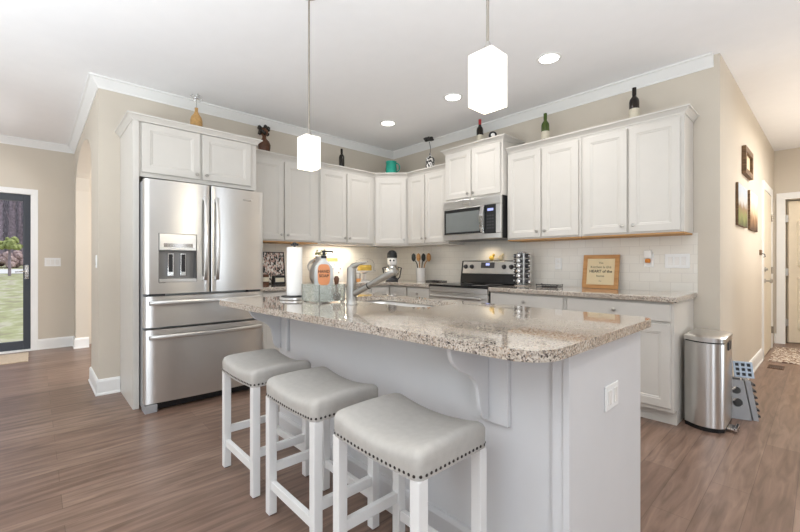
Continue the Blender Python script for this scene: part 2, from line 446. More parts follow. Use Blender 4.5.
# tiled backsplash
struct(MB().box(0, .008, -2.33, -.008, .90, 1.385).build('wall_tile_left', 'tileA'))
struct(MB().box(0, 3.60, -.008, 0, .90, 1.385).box(1.31, 2.075, -.008, 0, 1.38, 1.45).build('wall_tile_back', 'tileB'))

# ------------------------------------------------------------------ doors of the house
d1 = MB().box(XF - .08, XF - .03, dy1 - .075, dy1 - .004, .02, dz - .004).box(XF - .08, XF - .03, dy0 + .004, dy0 + .075, .02, dz - .004)
d1.box(XF - .08, XF - .03, dy0 + .075, dy1 - .075, dz - .09, dz - .004).box(XF - .08, XF - .03, dy0 + .075, dy1 - .075, .02, .13)
d1o = struct(d1.build('door_1', 'doorframe', bevel=.004))
p = MB().box(XF - .06, XF - .054, dy0 + .07, dy1 - .07, .125, dz - .085).build('pane', 'pane'); p.parent = d1o
p = MB(); p.box(XF - .03, XF - .022, dy1 - .06, dy1 - .022, .94, 1.12).tube([(XF - .022, dy1 - .041, 1.04), (XF + .02, dy1 - .041, 1.04), (XF + .028, dy1 - .06, 1.04), (XF + .028, dy1 - .15, 1.035)], .009).build('handle', 'chrome', smooth=True).parent = d1o
CAS = [(0, 0), (.09, 0), (.09, .012), (.075, .02), (.02, .016), (0, .012)]


def casing(o, u, n, w, h, m, t=.09):
    F = frame_f(o, u, n); mb = MB()
    mb.loft([[F(-t, 0, 0), F(-t, 0, .02), F(0, 0, .014), F(0, 0, 0)], [F(-t, h + t, 0), F(-t, h + t, .02), F(0, h, .014), F(0, h, 0)],
             [F(w + t, h + t, 0), F(w + t, h + t, .02), F(w, h, .014), F(w, h, 0)], [F(w + t, 0, 0), F(w + t, 0, .02), F(w, 0, .014), F(w, 0, 0)]])
    return mb


struct(casing((XF, dy0, 0), (0, 1, 0), (1, 0, 0), dy1 - dy0, dz, 'trim', .068).build('trim_5', 'trim'))
mb = MB().box(XF - .12, XF, dy1 - .003, dy1 + .012, 0, dz + .01).box(XF - .12, XF, dy0 - .012, dy0 + .003, 0, dz + .01).box(XF - .12, XF, dy0, dy1, dz - .003, dz + .012).box(XF - .12, XF + .02, dy0, dy1, 0, .02)
struct(mb.build('trim_6', 'trim'))
# hall end: cased opening and arched-panel door standing open
struct(casing((ox0, HY, 0), (1, 0, 0), (0, -1, 0), ox1 - ox0, oz, 'doorcream').build('trim_7', 'trim'))


def arched_door(F, w, h, t=.035):
    mb = MB(); mb.loft([[F(0, 0, -t), F(w, 0, -t), F(w, h, -t), F(0, h, -t)], [F(0, 0, 0), F(w, 0, 0), F(w, h, 0), F(0, h, 0)]])
    # raised frames of the panels
    def loop(pts, r=.02):
        P = [F(a, b, .003) for a, b in pts]; mb.tube(P + [P[0]], r, 6)
    a, b = .12, w - .12; k = [(a + (b - a) * i / 12, 1.72 + .16 * math.sin(math.pi * i / 12)) for i in range(13)]
    loop([(a, 1.10)] + k + [(b, 1.10)]); loop([(a, .2), (a, .92), (b, .92), (b, .2)])
    return mb


th = R(38)
ud = Vector((math.cos(th), math.sin(th), 0)); nd = Vector((math.sin(th), -math.cos(th), 0))
F = frame_f((ox0 + .03, HY + .11, .012), ud, nd)
do = struct(arched_door(F, .78, 2.02).build('door_2', 'doorcream'))
for z in (.30, 1.02, 1.78):
    MB().box(ox0 - .001, ox0 + .028, HY + .02, HY + .10, z - .05, z + .05).build('hinge', 'nickel').parent = do
# door in the hall side wall, seen edge-on
su = Vector((XS - XB, HY, 0)).normalized(); sn = Vector((su.y, -su.x, 0))
FS = lambda s, z=0., out=0.: Vector((XB, 0, 0)) + su * s + sn * out + Vector((0, 0, z))
F = lambda a, b, c: FS(2.62 + a, b, c + .003)
do = struct(MB().loft([[F(0, .01, 0), F(.80, .01, 0), F(.80, 2.04, 0), F(0, 2.04, 0)], [F(0, .01, .008), F(.80, .01, .008), F(.80, 2.04, .008), F(0, 2.04, .008)]]).build('door_3', 'doorcream'))
struct(casing(FS(2.62), su, sn, .80, 2.05, 'doorcream').build('trim_8', 'trim'))
kn = MB().lathe([(.026, 0), (.026, .008), (.010, .012), (.010, .04), (.026, .05), (.028, .065), (.015, .075)], F(.07, .93, .008), 14, axis=sn)
kn.build('knob', 'nickel', smooth=True).parent = do
MB().lathe([(.028, 0), (.028, .012), (.014, .016), (.014, .03)], F(.07, 1.07, .008), 14, axis=sn).build('deadbolt', 'nickel', smooth=True).parent = do
for z in (.25, 1.05, 1.75):
    MB().tube([F(.80, z - .045, .02), F(.80, z + .045, .02)], .011, 8).build('hinge', 'nickel').parent = do

# ------------------------------------------------------------------ kitchen cabinets
UB, UT, UD = 1.37, 2.30, .305
CC = [(0, -.05), (.006, -.05), (.008, -.040), (.030, -.014), (.040, -.012), (.040, 0), (0, 0)]
WG = 'white wall cabinets'


def crown_part(t, path, z, segs=None):
    MB().sweep(path, [(o, z + dz_) for o, dz_ in CC], segs).build('crown_moulding', 'cab', t)


def add_door(t, F, n, u0, u1, v0, v1, knob=None, name='door', flat=False, fr=.055):
    o = panel_door(F, u0, u1, v0, v1, flat=flat, fr=fr).build(name, 'cab', t)
    if knob:
        sub(knob_mb(F(knob[0], knob[1], .0195), n), 'knob', 'nickel', o, t['origin'], smooth=True)
    return o


NX, NY = Vector((1, 0, 0)), Vector((0, -1, 0)); ND = Vector((1, -1, 0)).normalized(); UDI = Vector((1, 1, 0)).normalized()
# path of the upper crown
up = [(UD, -2.296), (UD, -1.447), (UD, -.61), (.61, -UD), (1.309, -UD)]
FA = frame_f((UD + .001, 0, 0), (0, 1, 0), NX); FB = frame_f((0, -UD - .001, 0), (1, 0, 0), NY)
D0, D1 = 1.395, 2.238


def upper(t, box, um='underwood'):
    MB().box(*box, UB + .012, UT).build('carcass', 'cab', t, bevel=.002)
    x0, x1, y0, y1 = box
    MB().box(x0 + .002, x1 - .004, y0 + .004, y1 - .004, UB, UB + .0118).build('underside', um, t)


t = thing('wall_cabinet', 'white two-door wall cabinet beside the tall fridge enclosure, partly behind the fridge', 'cabinet', (UD / 2, -1.89, UB), WG)
upper(t, (.009, UD, -2.296, -1.447))
add_door(t, FA, NX, -2.280, -1.885, D0, D1, (-1.915, 1.45)); add_door(t, FA, NX, -1.870, -1.500, D0, D1, (-1.84, 1.45)); crown_part(t, up, UT + .012, [0])
t = thing('wall_cabinet', 'white two-door wall cabinet just left of the corner cabinet, behind the nearer-to-fridge pendant', 'cabinet', (UD / 2, -1.03, UB), WG)
upper(t, (.009, UD, -1.445, -.612), 'cab')
add_door(t, FA, NX, -1.428, -1.064, D0, D1, (-1.094, 1.45)); add_door(t, FA, NX, -1.050, -.652, D0, D1, (-1.02, 1.45)); crown_part(t, up, UT + .012, [1])
t = thing('corner_wall_cabinet', 'white single-door diagonal wall cabinet in the room corner under the teal mug', 'cabinet', (.3, -.3, UB), WG)
mb = MB(); mb.prism([(.009, -.61), (UD, -.61), (.61, -UD), (.61, -.009), (.009, -.009)], UB + .012, UT, lambda u, v, a: Vector((u, v, a))); mb.build('carcass', 'cab', t, bevel=.002)
mb = MB(); mb.prism([(.012, -.606), (UD - .004, -.606), (.606, -UD + .004), (.606, -.012), (.012, -.012)], UB, UB + .0118, lambda u, v, a: Vector((u, v, a))); mb.build('underside', 'cab', t)
FD = frame_f(Vector((UD, -.61, 0)) + ND * .001, UDI, ND)
add_door(t, FD, ND, .018, .413, D0, D1, (.385, 1.45)); crown_part(t, up, UT + .012, [2])
t = thing('wall_cabinet', 'white two-door wall cabinet between the corner cabinet and the microwave', 'cabinet', (.96, -UD / 2, UB), WG)
upper(t, (.612, 1.309, -UD, -.009), 'cab')
add_door(t, FB, NY, .640, .925, D0, D1, (.897, 1.45)); add_door(t, FB, NY, .940, 1.275, D0, D1, (.968, 1.45)); crown_part(t, up, UT + .012, [3])
# over the microwave, deeper and higher
t = thing('wall_cabinet', 'short raised white cabinet above the microwave', 'cabinet', (1.69, -.19, 1.84), WG)
MB().box(1.311, 2.074, -.38, -.009, 1.84, 2.43).build('carcass', 'cab', t, bevel=.002)
FM = frame_f((0, -.381, 0), (1, 0, 0), NY)
add_door(t, FM, NY, 1.335, 1.685, 1.862, 2.375, (1.655, 1.90)); add_door(t, FM, NY, 1.698, 2.050, 1.862, 2.375, (1.728, 1.90))
crown_part(t, [(1.311, -.009), (1.311, -.38), (2.074, -.38), (2.074, -.009)], 2.44)
# right of the microwave
t = thing('wall_cabinet', 'white two-door wall cabinet right of the microwave, green bottle on its top', 'cabinet', (2.45, -UD / 2, UB), WG)
upper(t, (2.078, 2.822, -UD, -.009))
add_door(t, FB, NY, 2.092, 2.446, D0, D1, (2.414, 1.45)); add_door(t, FB, NY, 2.462, 2.800, D0, D1, (2.494, 1.45))
upr = [(2.078, -UD), (2.824, -UD), (3.572, -UD), (3.572, -.009)]
crown_part(t, upr, UT + .012, [0])
t = thing('wall_cabinet', 'white two-door end wall cabinet above the framed sign, dark bottle on its top', 'cabinet', (3.2, -UD / 2, UB), WG)
upper(t, (2.824, 3.572, -UD, -.009))
add_door(t, FB, NY, 2.848, 3.190, D0, D1, (3.158, 1.45)); add_door(t, FB, NY, 3.206, 3.550, D0, D1, (3.238, 1.45)); crown_part(t, upr, UT + .012, [1, 2])
# tall fridge enclosure
FZ = .592
t = thing('refrigerator_cabinet', 'tall white fridge enclosure with side panel and two short doors above', 'cabinet', (.33, -2.8, 0), None)
MB().box(.0, .61, -3.285, -3.243, 0, 2.29).build('side_panel', 'cab', t, bevel=.002)
MB().box(0, .59, -2.322, -2.298, 1.37, 1.832).build('side_panel', 'cab', t, bevel=.002)
MB().box(0, FZ, -3.242, -2.298, 1.834, 2.29).build('carcass', 'cab', t, bevel=.002)
FF = frame_f((FZ + .001, 0, 0), (0, 1, 0), NX)
add_door(t, FF, NX, -3.224, -2.797, 1.868, 2.262, (-2.827, 1.905)); add_door(t, FF, NX, -2.779, -2.354, 1.868, 2.262, (-2.749, 1.905))
crown_part(t, [(.0, -3.285), (.611, -3.285), (.611, -2.298), (.345, -2.298)], 2.315)
MB().box(FZ + .001, .610, -3.242, -2.298, 2.266, 2.29).build('top_rail', 'cab', t)

# ------------------------------------------------------------------ base cabinets
BD, BTK, BH = .61, .535, .872
BG = 'white base cabinets'
FBL = frame_f((0, -BD - .001, 0), (1, 0, 0), NY); FAL = frame_f((BD + .001, 0, 0), (0, 1, 0), NX)


def base_b(x0, x1, label, doors, end=False):
    t = thing('base_cabinet', label, 'cabinet', ((x0 + x1) / 2, -.3, 0), BG)
    MB().box(x0, x1, -BD, -.009, .105, BH).build('carcass', 'cab', t, bevel=.002)
    MB().box(x0, x1, -BTK, -.009, 0, .104).build('toe_kick', 'cab', t)
    add_door(t, FBL, NY, x0 + .018, x1 - .018, .735, .858, ((x0 + x1) / 2, .797), 'drawer', True)
    w = (x1 - x0 - .036)
    if doors == 1: add_door(t, FBL, NY, x0 + .018, x1 - .018, .135, .718, (x0 + .05, .66))
    else:
        c = (x0 + x1) / 2
        add_door(t, FBL, NY, x0 + .018, c - .006, .135, .718, (c - .035, .66)); add_door(t, FBL, NY, c + .006, x1 - .018, .135, .718, (c + .035, .66))
    return t


base_b(2.080, 2.820, 'white base cabinet right of the range under the spice rack', 2)
base_b(2.822, 3.574, 'white end base cabinet beside the steel trash can', 2)
base_b(.93, 1.306, 'narrow white base cabinet left of the range under the utensil crock', 1)


def base_a(y0, y1, label):
    t = thing('base_cabinet', label, 'cabinet', (.3, (y0 + y1) / 2, 0), BG)
    MB().box(.009, BD, y0, y1, .105, BH).build('carcass', 'cab', t, bevel=.002); MB().box(.009, BTK, y0, y1, 0, .104).build('toe_kick', 'cab', t)
    c = (y0 + y1) / 2
    add_door(t, FAL, NX, y0 + .018, y1 - .018, .735, .858, (c, .797), 'drawer', True)
    add_door(t, FAL, NX, y0 + .018, c - .006, .135, .718, (c - .035, .66)); add_door(t, FAL, NX, c + .006, y1 - .018, .135, .718, (c + .035, .66))


base_a(-2.295, -1.632, 'white base cabinet beside the fridge under the patterned panel')
base_a(-1.63, -.932, 'white base cabinet under the grey pitcher and cutting board')
t = thing('corner_base_cabinet', 'white corner base cabinet under the glass cake stand', 'cabinet', (.4, -.4, 0), BG)
mb = MB(); mb.prism([(.009, -.93), (BD, -.93), (BD, -BD), (.928, -BD), (.928, -.009), (.009, -.009)], .105, BH, lambda u, v, a: Vector((u, v, a))); mb.build('carcass', 'cab', t)
mb = MB(); mb.prism([(.009, -.93), (BTK, -.93), (BTK, -BTK), (.928, -BTK), (.928, -.009), (.009, -.009)], 0, .104, lambda u, v, a: Vector((u, v, a))); mb.build('toe_kick', 'cab', t)
add_door(t, FAL, NX, -.915, -.64, .135, .858, (-.88, .66)); add_door(t, FBL, NY, .64, .915, .135, .858)

# countertops
mb = MB(); mb.prism([(.009, -2.300), (.655, -2.300), (.655, -.655), (1.304, -.655), (1.304, -.009), (.009, -.009)], BH + .001, .914, lambda u, v, a: Vector((u, v, a)))
one(mb, 'countertop', 'granite', 'L-shaped speckled granite worktop running around the corner from fridge to range', 'countertop', bevel=.008, seg=3)
one(MB().box(2.082, 3.598, -.655, -.009, BH + .001, .914), 'countertop', 'granite', 'straight speckled granite worktop between the range and the trash can', 'countertop', bevel=.008, seg=3)

# ------------------------------------------------------------------ island
IX0, IX1, IY0, IY1 = 1.68, 3.79, -3.0, -1.93
IT, IB = .914, .881
SX0, SX1, SY0, SY1 = 2.10, 2.86, -2.40, -2.03
t = thing('kitchen_island', 'white panelled kitchen island below the large granite slab', 'island', (2.8, -2.3, 0))
mb = MB(); mb.box(1.765, 3.725, -2.63, -2.61, 0, IB - .002).box(1.765, 1.785, -2.61, -1.98, 0, IB - .002).box(1.785, 3.725, -2.0, -1.98, .1, IB - .002)
mb.build('body', 'cabside', t)
MB().box(3.7255, 3.746, -2.652, -1.962, 0, IB - .002).build('end_panel', 'cabside', t, bevel=.002)
MB().box(3.690, 3.7252, -2.646, -2.6305, 0, IB - .002).build('corner_strip', 'cabside', t)
MB().sweep([(1.765, -1.98), (1.765, -2.63), (3.689, -2.63)], [(o_, z_) for o_, z_ in BB]).build('base_moulding', 'cabside', t)


def corbel(t, xc):
    MB().box(xc - .075, xc + .085, -2.652, -2.6305, .575, IB - .003).build('corbel_plate', 'cabside', t, bevel=.003)
    K = [(.215, .878), (.214, .856), (.202, .825), (.178, .797), (.146, .778), (.108, .760), (.082, .738), (.064, .706), (.056, .664), (.049, .624), (.032, .596), (.004, .586)]
    c = [(0, .878), (.215, .878)]
    for k in range(len(K) - 1):   # smooth S-curve through the measured points
        p0, p1, p2, p3 = [Vector(K[max(0, min(len(K) - 1, k + q))]) for q in (-1, 0, 1, 2)]
        for q in range(1, 5):
            u = q / 4
            v = .5 * ((2 * p1) + (p2 - p0) * u + (2 * p0 - 5 * p1 + 4 * p2 - p3) * u * u + (3 * p1 - p0 - 3 * p2 + p3) * u ** 3)
            c.append((v.x, v.y))
    c.append((0, .586))
    mb = MB(); mb.prism([(-2.6525 - d, z) for d, z in c], xc - .009, xc + .009, lambda u, v, a: Vector((a, u, v))); mb.build('corbel', 'cabside', t, bevel=.004)


corbel(t, 3.448); corbel(t, 1.825)
# socket on the end panel
so = MB().box(3.7462, 3.752, -2.37, -2.245, .617, .706).build('socket_plate', 'trim', t, bevel=.003)
for y in (-2.335, -2.28): sub(MB().box(3.752, 3.7545, y - .015, y + .015, .635, .688), 'socket', 'ceramic', so, t['origin'], bevel=.002)


def rrect(x0, x1, y0, y1, r, n=8):
    P = []
    r = r if isinstance(r, (list, tuple)) else [r] * 4
    for (cx, cy, a0), q in zip(((x0, y0, 180), (x1, y0, 270), (x1, y1, 0), (x0, y1, 90)), r):
        sx = 1 if cx == x0 else -1; sy = 1 if cy == y0 else -1
        for k in range(n + 1):
            a = R(a0 + 90 * k / n); P.append((cx + sx * q + q * math.cos(a), cy + sy * q + q * math.sin(a)))
    return P


outer = rrect(IX0, IX1, IY0, IY1, [.03, .11, .06, .05]); outer = [(x, y + (.095 * (x - IX0) / (IX1 - IX0) if y < -2.5 else 0)) for x, y in outer]; inner = rrect(SX0, SX1, SY0, SY1, [.09, .09, .09, .09])


def slab(outer, inner, z0, z1):
    b = bmesh.new(); loops = []
    edges = []
    for L_ in (outer, inner):
        vs = [b.verts.new((x, y, z1)) for x, y in L_]
        for i in range(len(vs)): edges.append(b.edges.new((vs[i], vs[(i + 1) % len(vs)])))
    bmesh.ops.triangle_fill(b, edges=edges, use_beauty=True)
    r = bmesh.ops.extrude_face_region(b, geom=b.faces[:])
    for v in [e for e in r['geom'] if isinstance(e, bmesh.types.BMVert)]: v.co.z = z0
    mb = MB(); mb.b.free(); mb.b = b; return mb


one(slab(outer, inner, IB, IT), 'countertop', 'granite', 'large island granite slab with rounded corners and a sink cut-out', 'countertop', bevel=.012, seg=4)
# sink
def ring(x0, x1, y0, y1, r, z): return [Vector((a, b_, z)) for a, b_ in rrect(x0, x1, y0, y1, r)]
mb = MB(); e = .012
mb.loft([ring(SX0 - .03, SX1 + .03, SY0 - .03, SY1 + .03, .10, IB - .001), ring(SX0 - e, SX1 + e, SY0 - e, SY1 + e, .095, IB - .001), ring(SX0, SX1, SY0, SY1, .09, IB - .02),
         ring(SX0 + .008, SX1 - .008, SY0 + .008, SY1 - .008, .085, .70), ring(SX0 + .05, SX1 - .05, SY0 + .05, SY1 - .05, .06, .672), ring(2.44, 2.52, -2.25, -2.18, .03, .668)], cap=False)
mb.face(ring(2.44, 2.52, -2.25, -2.18, .03, .668))
sk = one(mb, 'sink', 'steel2', 'undermount stainless sink let into the island slab', 'sink', smooth=True)
mo = sk.modifiers.new('solid', 'SOLIDIFY'); mo.thickness = .002; mo.offset = -1
# faucet
t = thing('faucet', 'brushed nickel pull-out faucet on the island in front of the sink', 'faucet', (2.52, -2.52, IT))
fx, fy = 2.488, -2.555
MB().lathe([(.034, 0), (.034, .006), (.029, .012), (.0285, .05), (.027, .15), (.026, .195), (.022, .208)], (fx, fy, IT + .0005), 24).build('body', 'faucet', t, smooth=True)
tip = Vector((2.775, -2.49, 1.105)); st = Vector((fx + .02, fy + .005, .975)); dv = (tip - st)
mb = MB().tube([st, st + dv * .35, st + dv * .36], [.017, .017, .014], 14); mb.build('spout', 'faucet', t, smooth=True)
MB().tube([st + dv * .36, st + dv * .38], .0185, 14).build('spout_ring', 'black', t)
MB().tube([st + dv * .38, st + dv * .42, st + dv * .8, st + dv * .97, tip], [.0165, .0175, .0185, .021, .015], 14).build('spray_head', 'faucet', t, smooth=True)
h0 = Vector((fx, fy, 1.110)); a_ = Vector((fx + .016, fy + .004, 1.130))
MB().tube([h0, a_, (fx + .055, fy + .012, 1.142), (fx + .115, fy + .022, 1.150)], [.022, .017, .010, .006], 12).build('lever', 'faucet', t, smooth=True)

# ------------------------------------------------------------------ refrigerator
t = thing('refrigerator', 'stainless french-door refrigerator with ice dispenser and two drawers', 'refrigerator', (.45, -2.775, 0))
fy0, fy1 = -3.238, -2.306; fc = (fy0 + fy1) / 2; fh = (fy1 - fy0) / 2


def xf(y): return .775 + .024 * (1 - ((y - fc) / fh) ** 2)


MB().box(.06, .70, fy0 + .004, fy1 - .004, .02, 1.784).build('body', mat('fridge_side_grey', srgb(170, 172, 174), .4, .3), t)


def fridge_front(y0, y1, z0, z1, hole=None, back=.715):
    ys = [y0 + (y1 - y0) * k / 10 for k in range(11)]; zs = [z0, z1]
    if hole: ys = sorted(set([y for y in ys if not (hole[0] - .02 < y < hole[1] + .02)] + [hole[0], (hole[0] + hole[1]) / 2, hole[1]])); zs = [z0, hole[2], hole[3], z1]
    # rounded vertical edges
    ys = sorted(set([y0, y0 + .004, y0 + .012, y1 - .012, y1 - .004, y1] + ys[1:-1]))
    def P(y, z):
        d = min(y - y0, y1 - y); r = .012; off = 0 if d >= r else r - math.sqrt(max(0, r * r - (r - d) ** 2))
        return Vector((xf(y) - off, y, z))
    mb = MB(); g = {}
    for i, y in enumerate(ys):
        for j, z in enumerate(zs): g[i, j] = mb.b.verts.new(P(y, z))
    bk = {}
    for i, y in enumerate(ys):
        for j, z in enumerate(zs): bk[i, j] = mb.b.verts.new(Vector((back, y, z)))
    nI, nJ = len(ys) - 1, len(zs) - 1
    for i in range(nI):
        for j in range(nJ):
            h_ = hole and j == 1 and ys[i] >= hole[0] - 1e-6 and ys[i + 1] <= hole[1] + 1e-6
            if not h_:
                mb.b.faces.new((g[i, j], g[i + 1, j], g[i + 1, j + 1], g[i, j + 1])); mb.b.faces.new((bk[i, j], bk[i, j + 1], bk[i + 1, j + 1], bk[i + 1, j]))
        mb.b.faces.new((g[i, 0], bk[i, 0], bk[i + 1, 0], g[i + 1, 0])); mb.b.faces.new((g[i, nJ], g[i + 1, nJ], bk[i + 1, nJ], bk[i, nJ]))
    for j in range(nJ):
        mb.b.faces.new((g[0, j], g[0, j + 1], bk[0, j + 1], bk[0, j])); mb.b.faces.new((g[nI, j], bk[nI, j], bk[nI, j + 1], g[nI, j + 1]))
    return mb


hol = (-3.142, -2.876, .995, 1.378)
dl = fridge_front(fy0, fc - .004, .908, 1.790, hol).build('door', 'steel', t, smooth=True)
dr = fridge_front(fc + .004, fy1, .908, 1.790).build('door', 'steel', t, smooth=True)
w1 = fridge_front(fy0, fy1, .650, .888).build('drawer', 'steel', t, smooth=True)
w2 = fridge_front(fy0, fy1, .068, .632).build('drawer', 'steel', t, smooth=True)
O = t['origin']


def bar_handle(P, w, d):
    """flat bow handle: list of points (centre line), standing off the door"""
    return MB().tube(P, w, 8)


def vhandle(y):
    x = xf(y); P = [Vector((x + .002, y, 1.003)), Vector((x + .03, y, 1.006))]
    for k in range(9):
        u = k / 8; P.append(Vector((x + .034 + .028 * math.sin(math.pi * u), y, 1.01 + .675 * u)))
    P += [Vector((x + .03, y, 1.69)), Vector((x + .002, y, 1.692))]
    mb = MB(); rings = []
    for p_ in P[1:-1]: rings.append([p_ + Vector((-.008, -.013, 0)), p_ + Vector((.004, -.013, 0)), p_ + Vector((.009, 0, 0)), p_ + Vector((.004, .013, 0)), p_ + Vector((-.008, .013, 0))])
    mb.loft(rings); mb.box(x - .003, x + .034, y - .010, y + .010, 1.006, 1.036); mb.box(x - .003, x + .034, y - .010, y + .010, 1.662, 1.69)
    return mb


sub(vhandle(-2.818), 'handle', 'steel2', dl, O, smooth=True); sub(vhandle(-2.727), 'handle', 'steel2', dr, O, smooth=True)


def hhandle(z):
    mb = MB(); rings = []; ya, yb = fy0 + .03, fy1 - .03
    for k in range(15):
        u = k / 14; y = ya + (yb - ya) * u; x = xf(y) + .022 + .026 * math.sin(math.pi * u)
        rings.append([Vector((x - .008, y, z - .017)), Vector((x + .005, y, z - .015)), Vector((x + .010, y, z)), Vector((x + .005, y, z + .015)), Vector((x - .008, y, z + .017))])
    mb.loft(rings)
    for y in (ya + .012, yb - .012): mb.box(xf(y) - .003, xf(y) + .03, y - .012, y + .012, z - .014, z + .014)
    return mb


sub(hhandle(.838), 'handle', 'steel2', w1, O, smooth=True); sub(hhandle(.574), 'handle', 'steel2', w2, O, smooth=True)
# dispenser in the left door
hx = xf(-3.009)
mb = MB(); y0, y1, z0, z1 = hol
mb.box(.705, .715, y0 - .004, y1 + .004, z0 - .004, z1 + .004); mb.box(.715, hx - .006, y0 - .004, y0 + .001, z0, z1); mb.box(.715, hx - .006, y1 - .001, y1 + .004, z0, z1)
mb.box(.715, hx - .006, y0, y1, z0 - .004, z0 + .001)
dp = sub(mb, 'dispenser', mat('dispenser_grey', (.20, .195, .19), .35, .8), dl, O)
sub(MB().box(.716, hx + .001, y0 + .002, y1 - .002, 1.245, z1 - .002), 'control_panel', 'steel2', dl, O, bevel=.004)
sub(MB().box(hx + .001, hx + .0018, y0 + .03, y1 - .03, 1.27, 1.30), 'display', 'chrome', dl, O)
sub(MB().box(.716, hx + .006, y0 + .002, y1 - .002, z0 + .001, z0 + .026), 'drip_tray', 'steel2', dl, O, bevel=.003)
for y in (-3.055, -2.965):
    sub(MB().box(.72, .752, y - .021, y + .021, 1.045, 1.225), 'paddle', 'chrome', dl, O, bevel=.003)
    sub(MB().box(.7525, .758, y - .014, y + .014, 1.075, 1.215), 'paddle_pad', 'black', dl, O, bevel=.002)
bx = xf(-2.465); sub(MB().box(bx - .002, bx + .003, -2.50, -2.425, 1.697, 1.711), 'badge', 'nickel', dr, O, bevel=.002)
MB().box(.66, .75, fy0 + .02, fy1 - .02, .012, .064).build('kick_grille', 'black', t)
MB().box(.66, .790, fy0 + .002, fy0 + .085, .0, .060).build('foot', 'greyplastic', t, bevel=.004)
for y in (fy0 + .012, fy1 - .08): MB().box(.60, .70, y, y + .07, 1.7845, 1.803).build('hinge_cover', 'dark', t, bevel=.004)
for y in (fy0 + .03, fy1 - .14): MB().box(.715, .77, y, y + .11, .8895, .9065).build('hinge_cover', 'dark', t)

# ------------------------------------------------------------------ range
t = thing('range', 'stainless electric range with black glass cooktop and rear control panel', 'range', (1.69, -.33, 0))
x0, x1 = 1.312, 2.074
MB().box(x0, x1, -.60, -.03, .01, .895).build('body', 'black', t)
MB().box(x0 - .001, x1 + .001, -.655, -.10, .896, .917).build('cooktop', 'blackgloss', t, bevel=.005)
for x, y, r in ((1.50, -.50, .10), (1.88, -.50, .085), (1.50, -.24, .075), (1.88, -.24, .10)):
    MB().lathe([(r, 0), (r, .0006), (r - .004, .0008)], (x, y, .9171), 28).build('burner_ring', 'dark', t)
od = MB().box(x0 + .004, x1 - .004, -.645, -.601, .235, .835).build('oven_door', 'steel', t, bevel=.006)
sub(MB().box(x0 + .12, x1 - .12, -.649, -.6455, .33, .70), 'oven_window', 'blackgloss', od, t['origin'])
mb = MB().tube([(x0 + .05, -.69, .795), (x1 - .05, -.69, .795)], .013, 12)
for x in (x0 + .08, x1 - .08): mb.tube([(x, -.646, .795), (x, -.69, .795)], .009, 8)
sub(mb, 'handle', 'steel2', od, t['origin'], smooth=True)
MB().box(x0 + .004, x1 - .004, -.650, -.601, .838, .893).build('front_rail', 'steel', t, bevel=.004)
MB().box(x0 + .004, x1 - .004, -.64, -.601, .03, .228).build('storage_drawer', 'steel', t, bevel=.006)
bg = MB(); bg.prism([(-.115, .918), (-.03, .918), (-.03, 1.175), (-.075, 1.175), (-.10, 1.02)], x0 + .006, x1 - .006, lambda u, v, a: Vector((a, u, v)))
bg = bg.build('backguard', 'black', t, bevel=.005)
q = Vector((0, .025, .155)).normalized(); nq = Vector((0, -q.z, q.y))
FG = lambda a, b, c: Vector((a, -.10, 1.02)) + q * b + nq * c
sub(MB().loft([[FG(x0 + .03, .005, .0005), FG(x1 - .03, .005, .0005), FG(x1 - .03, .148, .0005), FG(x0 + .03, .148, .0005)], [FG(x0 + .034, .009, .003), FG(x1 - .034, .009, .003), FG(x1 - .034, .144, .003), FG(x0 + .034, .144, .003)]]), 'control_panel', 'steel2', bg, t['origin'])
sub(MB().loft([[FG(1.60, .07, .0032), FG(1.78, .07, .0032), FG(1.78, .135, .0032), FG(1.60, .135, .0032)], [FG(1.60, .07, .005), FG(1.78, .07, .005), FG(1.78, .135, .005), FG(1.60, .135, .005)]]), 'display', 'dark', bg, t['origin'])
sub(MB().loft([[FG(1.665, .10, .0052), FG(1.715, .10, .0052), FG(1.715, .125, .0052), FG(1.665, .125, .0052)], [FG(1.665, .10, .006), FG(1.715, .10, .006), FG(1.715, .125, .006), FG(1.665, .125, .006)]]), 'clock', 'screen', bg, t['origin'])
for x in (1.385, 1.475, 1.905, 1.995):
    sub(MB().lathe([(.026, 0), (.026, .004), (.021, .006), (.019, .024), (.016, .027)], FG(x, .085, .003), 18, axis=nq), 'knob', 'dark', bg, t['origin'], smooth=True)

# ------------------------------------------------------------------ microwave
t = thing('microwave', 'stainless over-the-range microwave with black glass door', 'microwave', (1.69, -.2, 1.40))
x0, x1 = 1.314, 2.071
MB().box(x0, x1, -.385, -.010, 1.402, 1.838).build('body', 'black', t)
MB().box(x0, x1, -.418, -.386, 1.752, 1.836).build('top_vent', 'steel2', t, bevel=.003)
MB().box(x0 - .0, x1, -.418, -.386, 1.402, 1.452).build('bottom_rail', 'steel2', t, bevel=.003)
dd = MB().box(x0, 1.872, -.418, -.386, 1.454, 1.750).build('door', 'steel2', t, bevel=.003)
sub(MB().box(x0 + .02, 1.846, -.421, -.4185, 1.464, 1.740), 'bezel', 'black', dd, t['origin'])
sub(MB().box(x0 + .045, 1.815, -.4225, -.4212, 1.486, 1.705), 'window', 'ovenglass', dd, t['origin'])
mb = MB(); rings = []
for k in range(11):
    u = k / 10; z = 1.468 + .268 * u; y = -.43 - .028 * math.sin(math.pi * u)
    rings.append([Vector((1.836, y, z)), Vector((1.843, y - .012, z)), Vector((1.872, y - .012, z)), Vector((1.879, y, z))])
mb.loft(rings); mb.box(1.852, 1.872, -.436, -.4185, 1.470, 1.488).box(1.852, 1.872, -.436, -.4185, 1.716, 1.734)
sub(mb, 'handle', 'chrome', dd, t['origin'], smooth=True)
cp = MB().box(1.874, 2.012, -.419, -.386, 1.454, 1.750).build('control_panel', 'black', t, bevel=.003)
MB().box(2.014, x1, -.418, -.386, 1.454, 1.750).build('side_rail', 'steel2', t, bevel=.003)
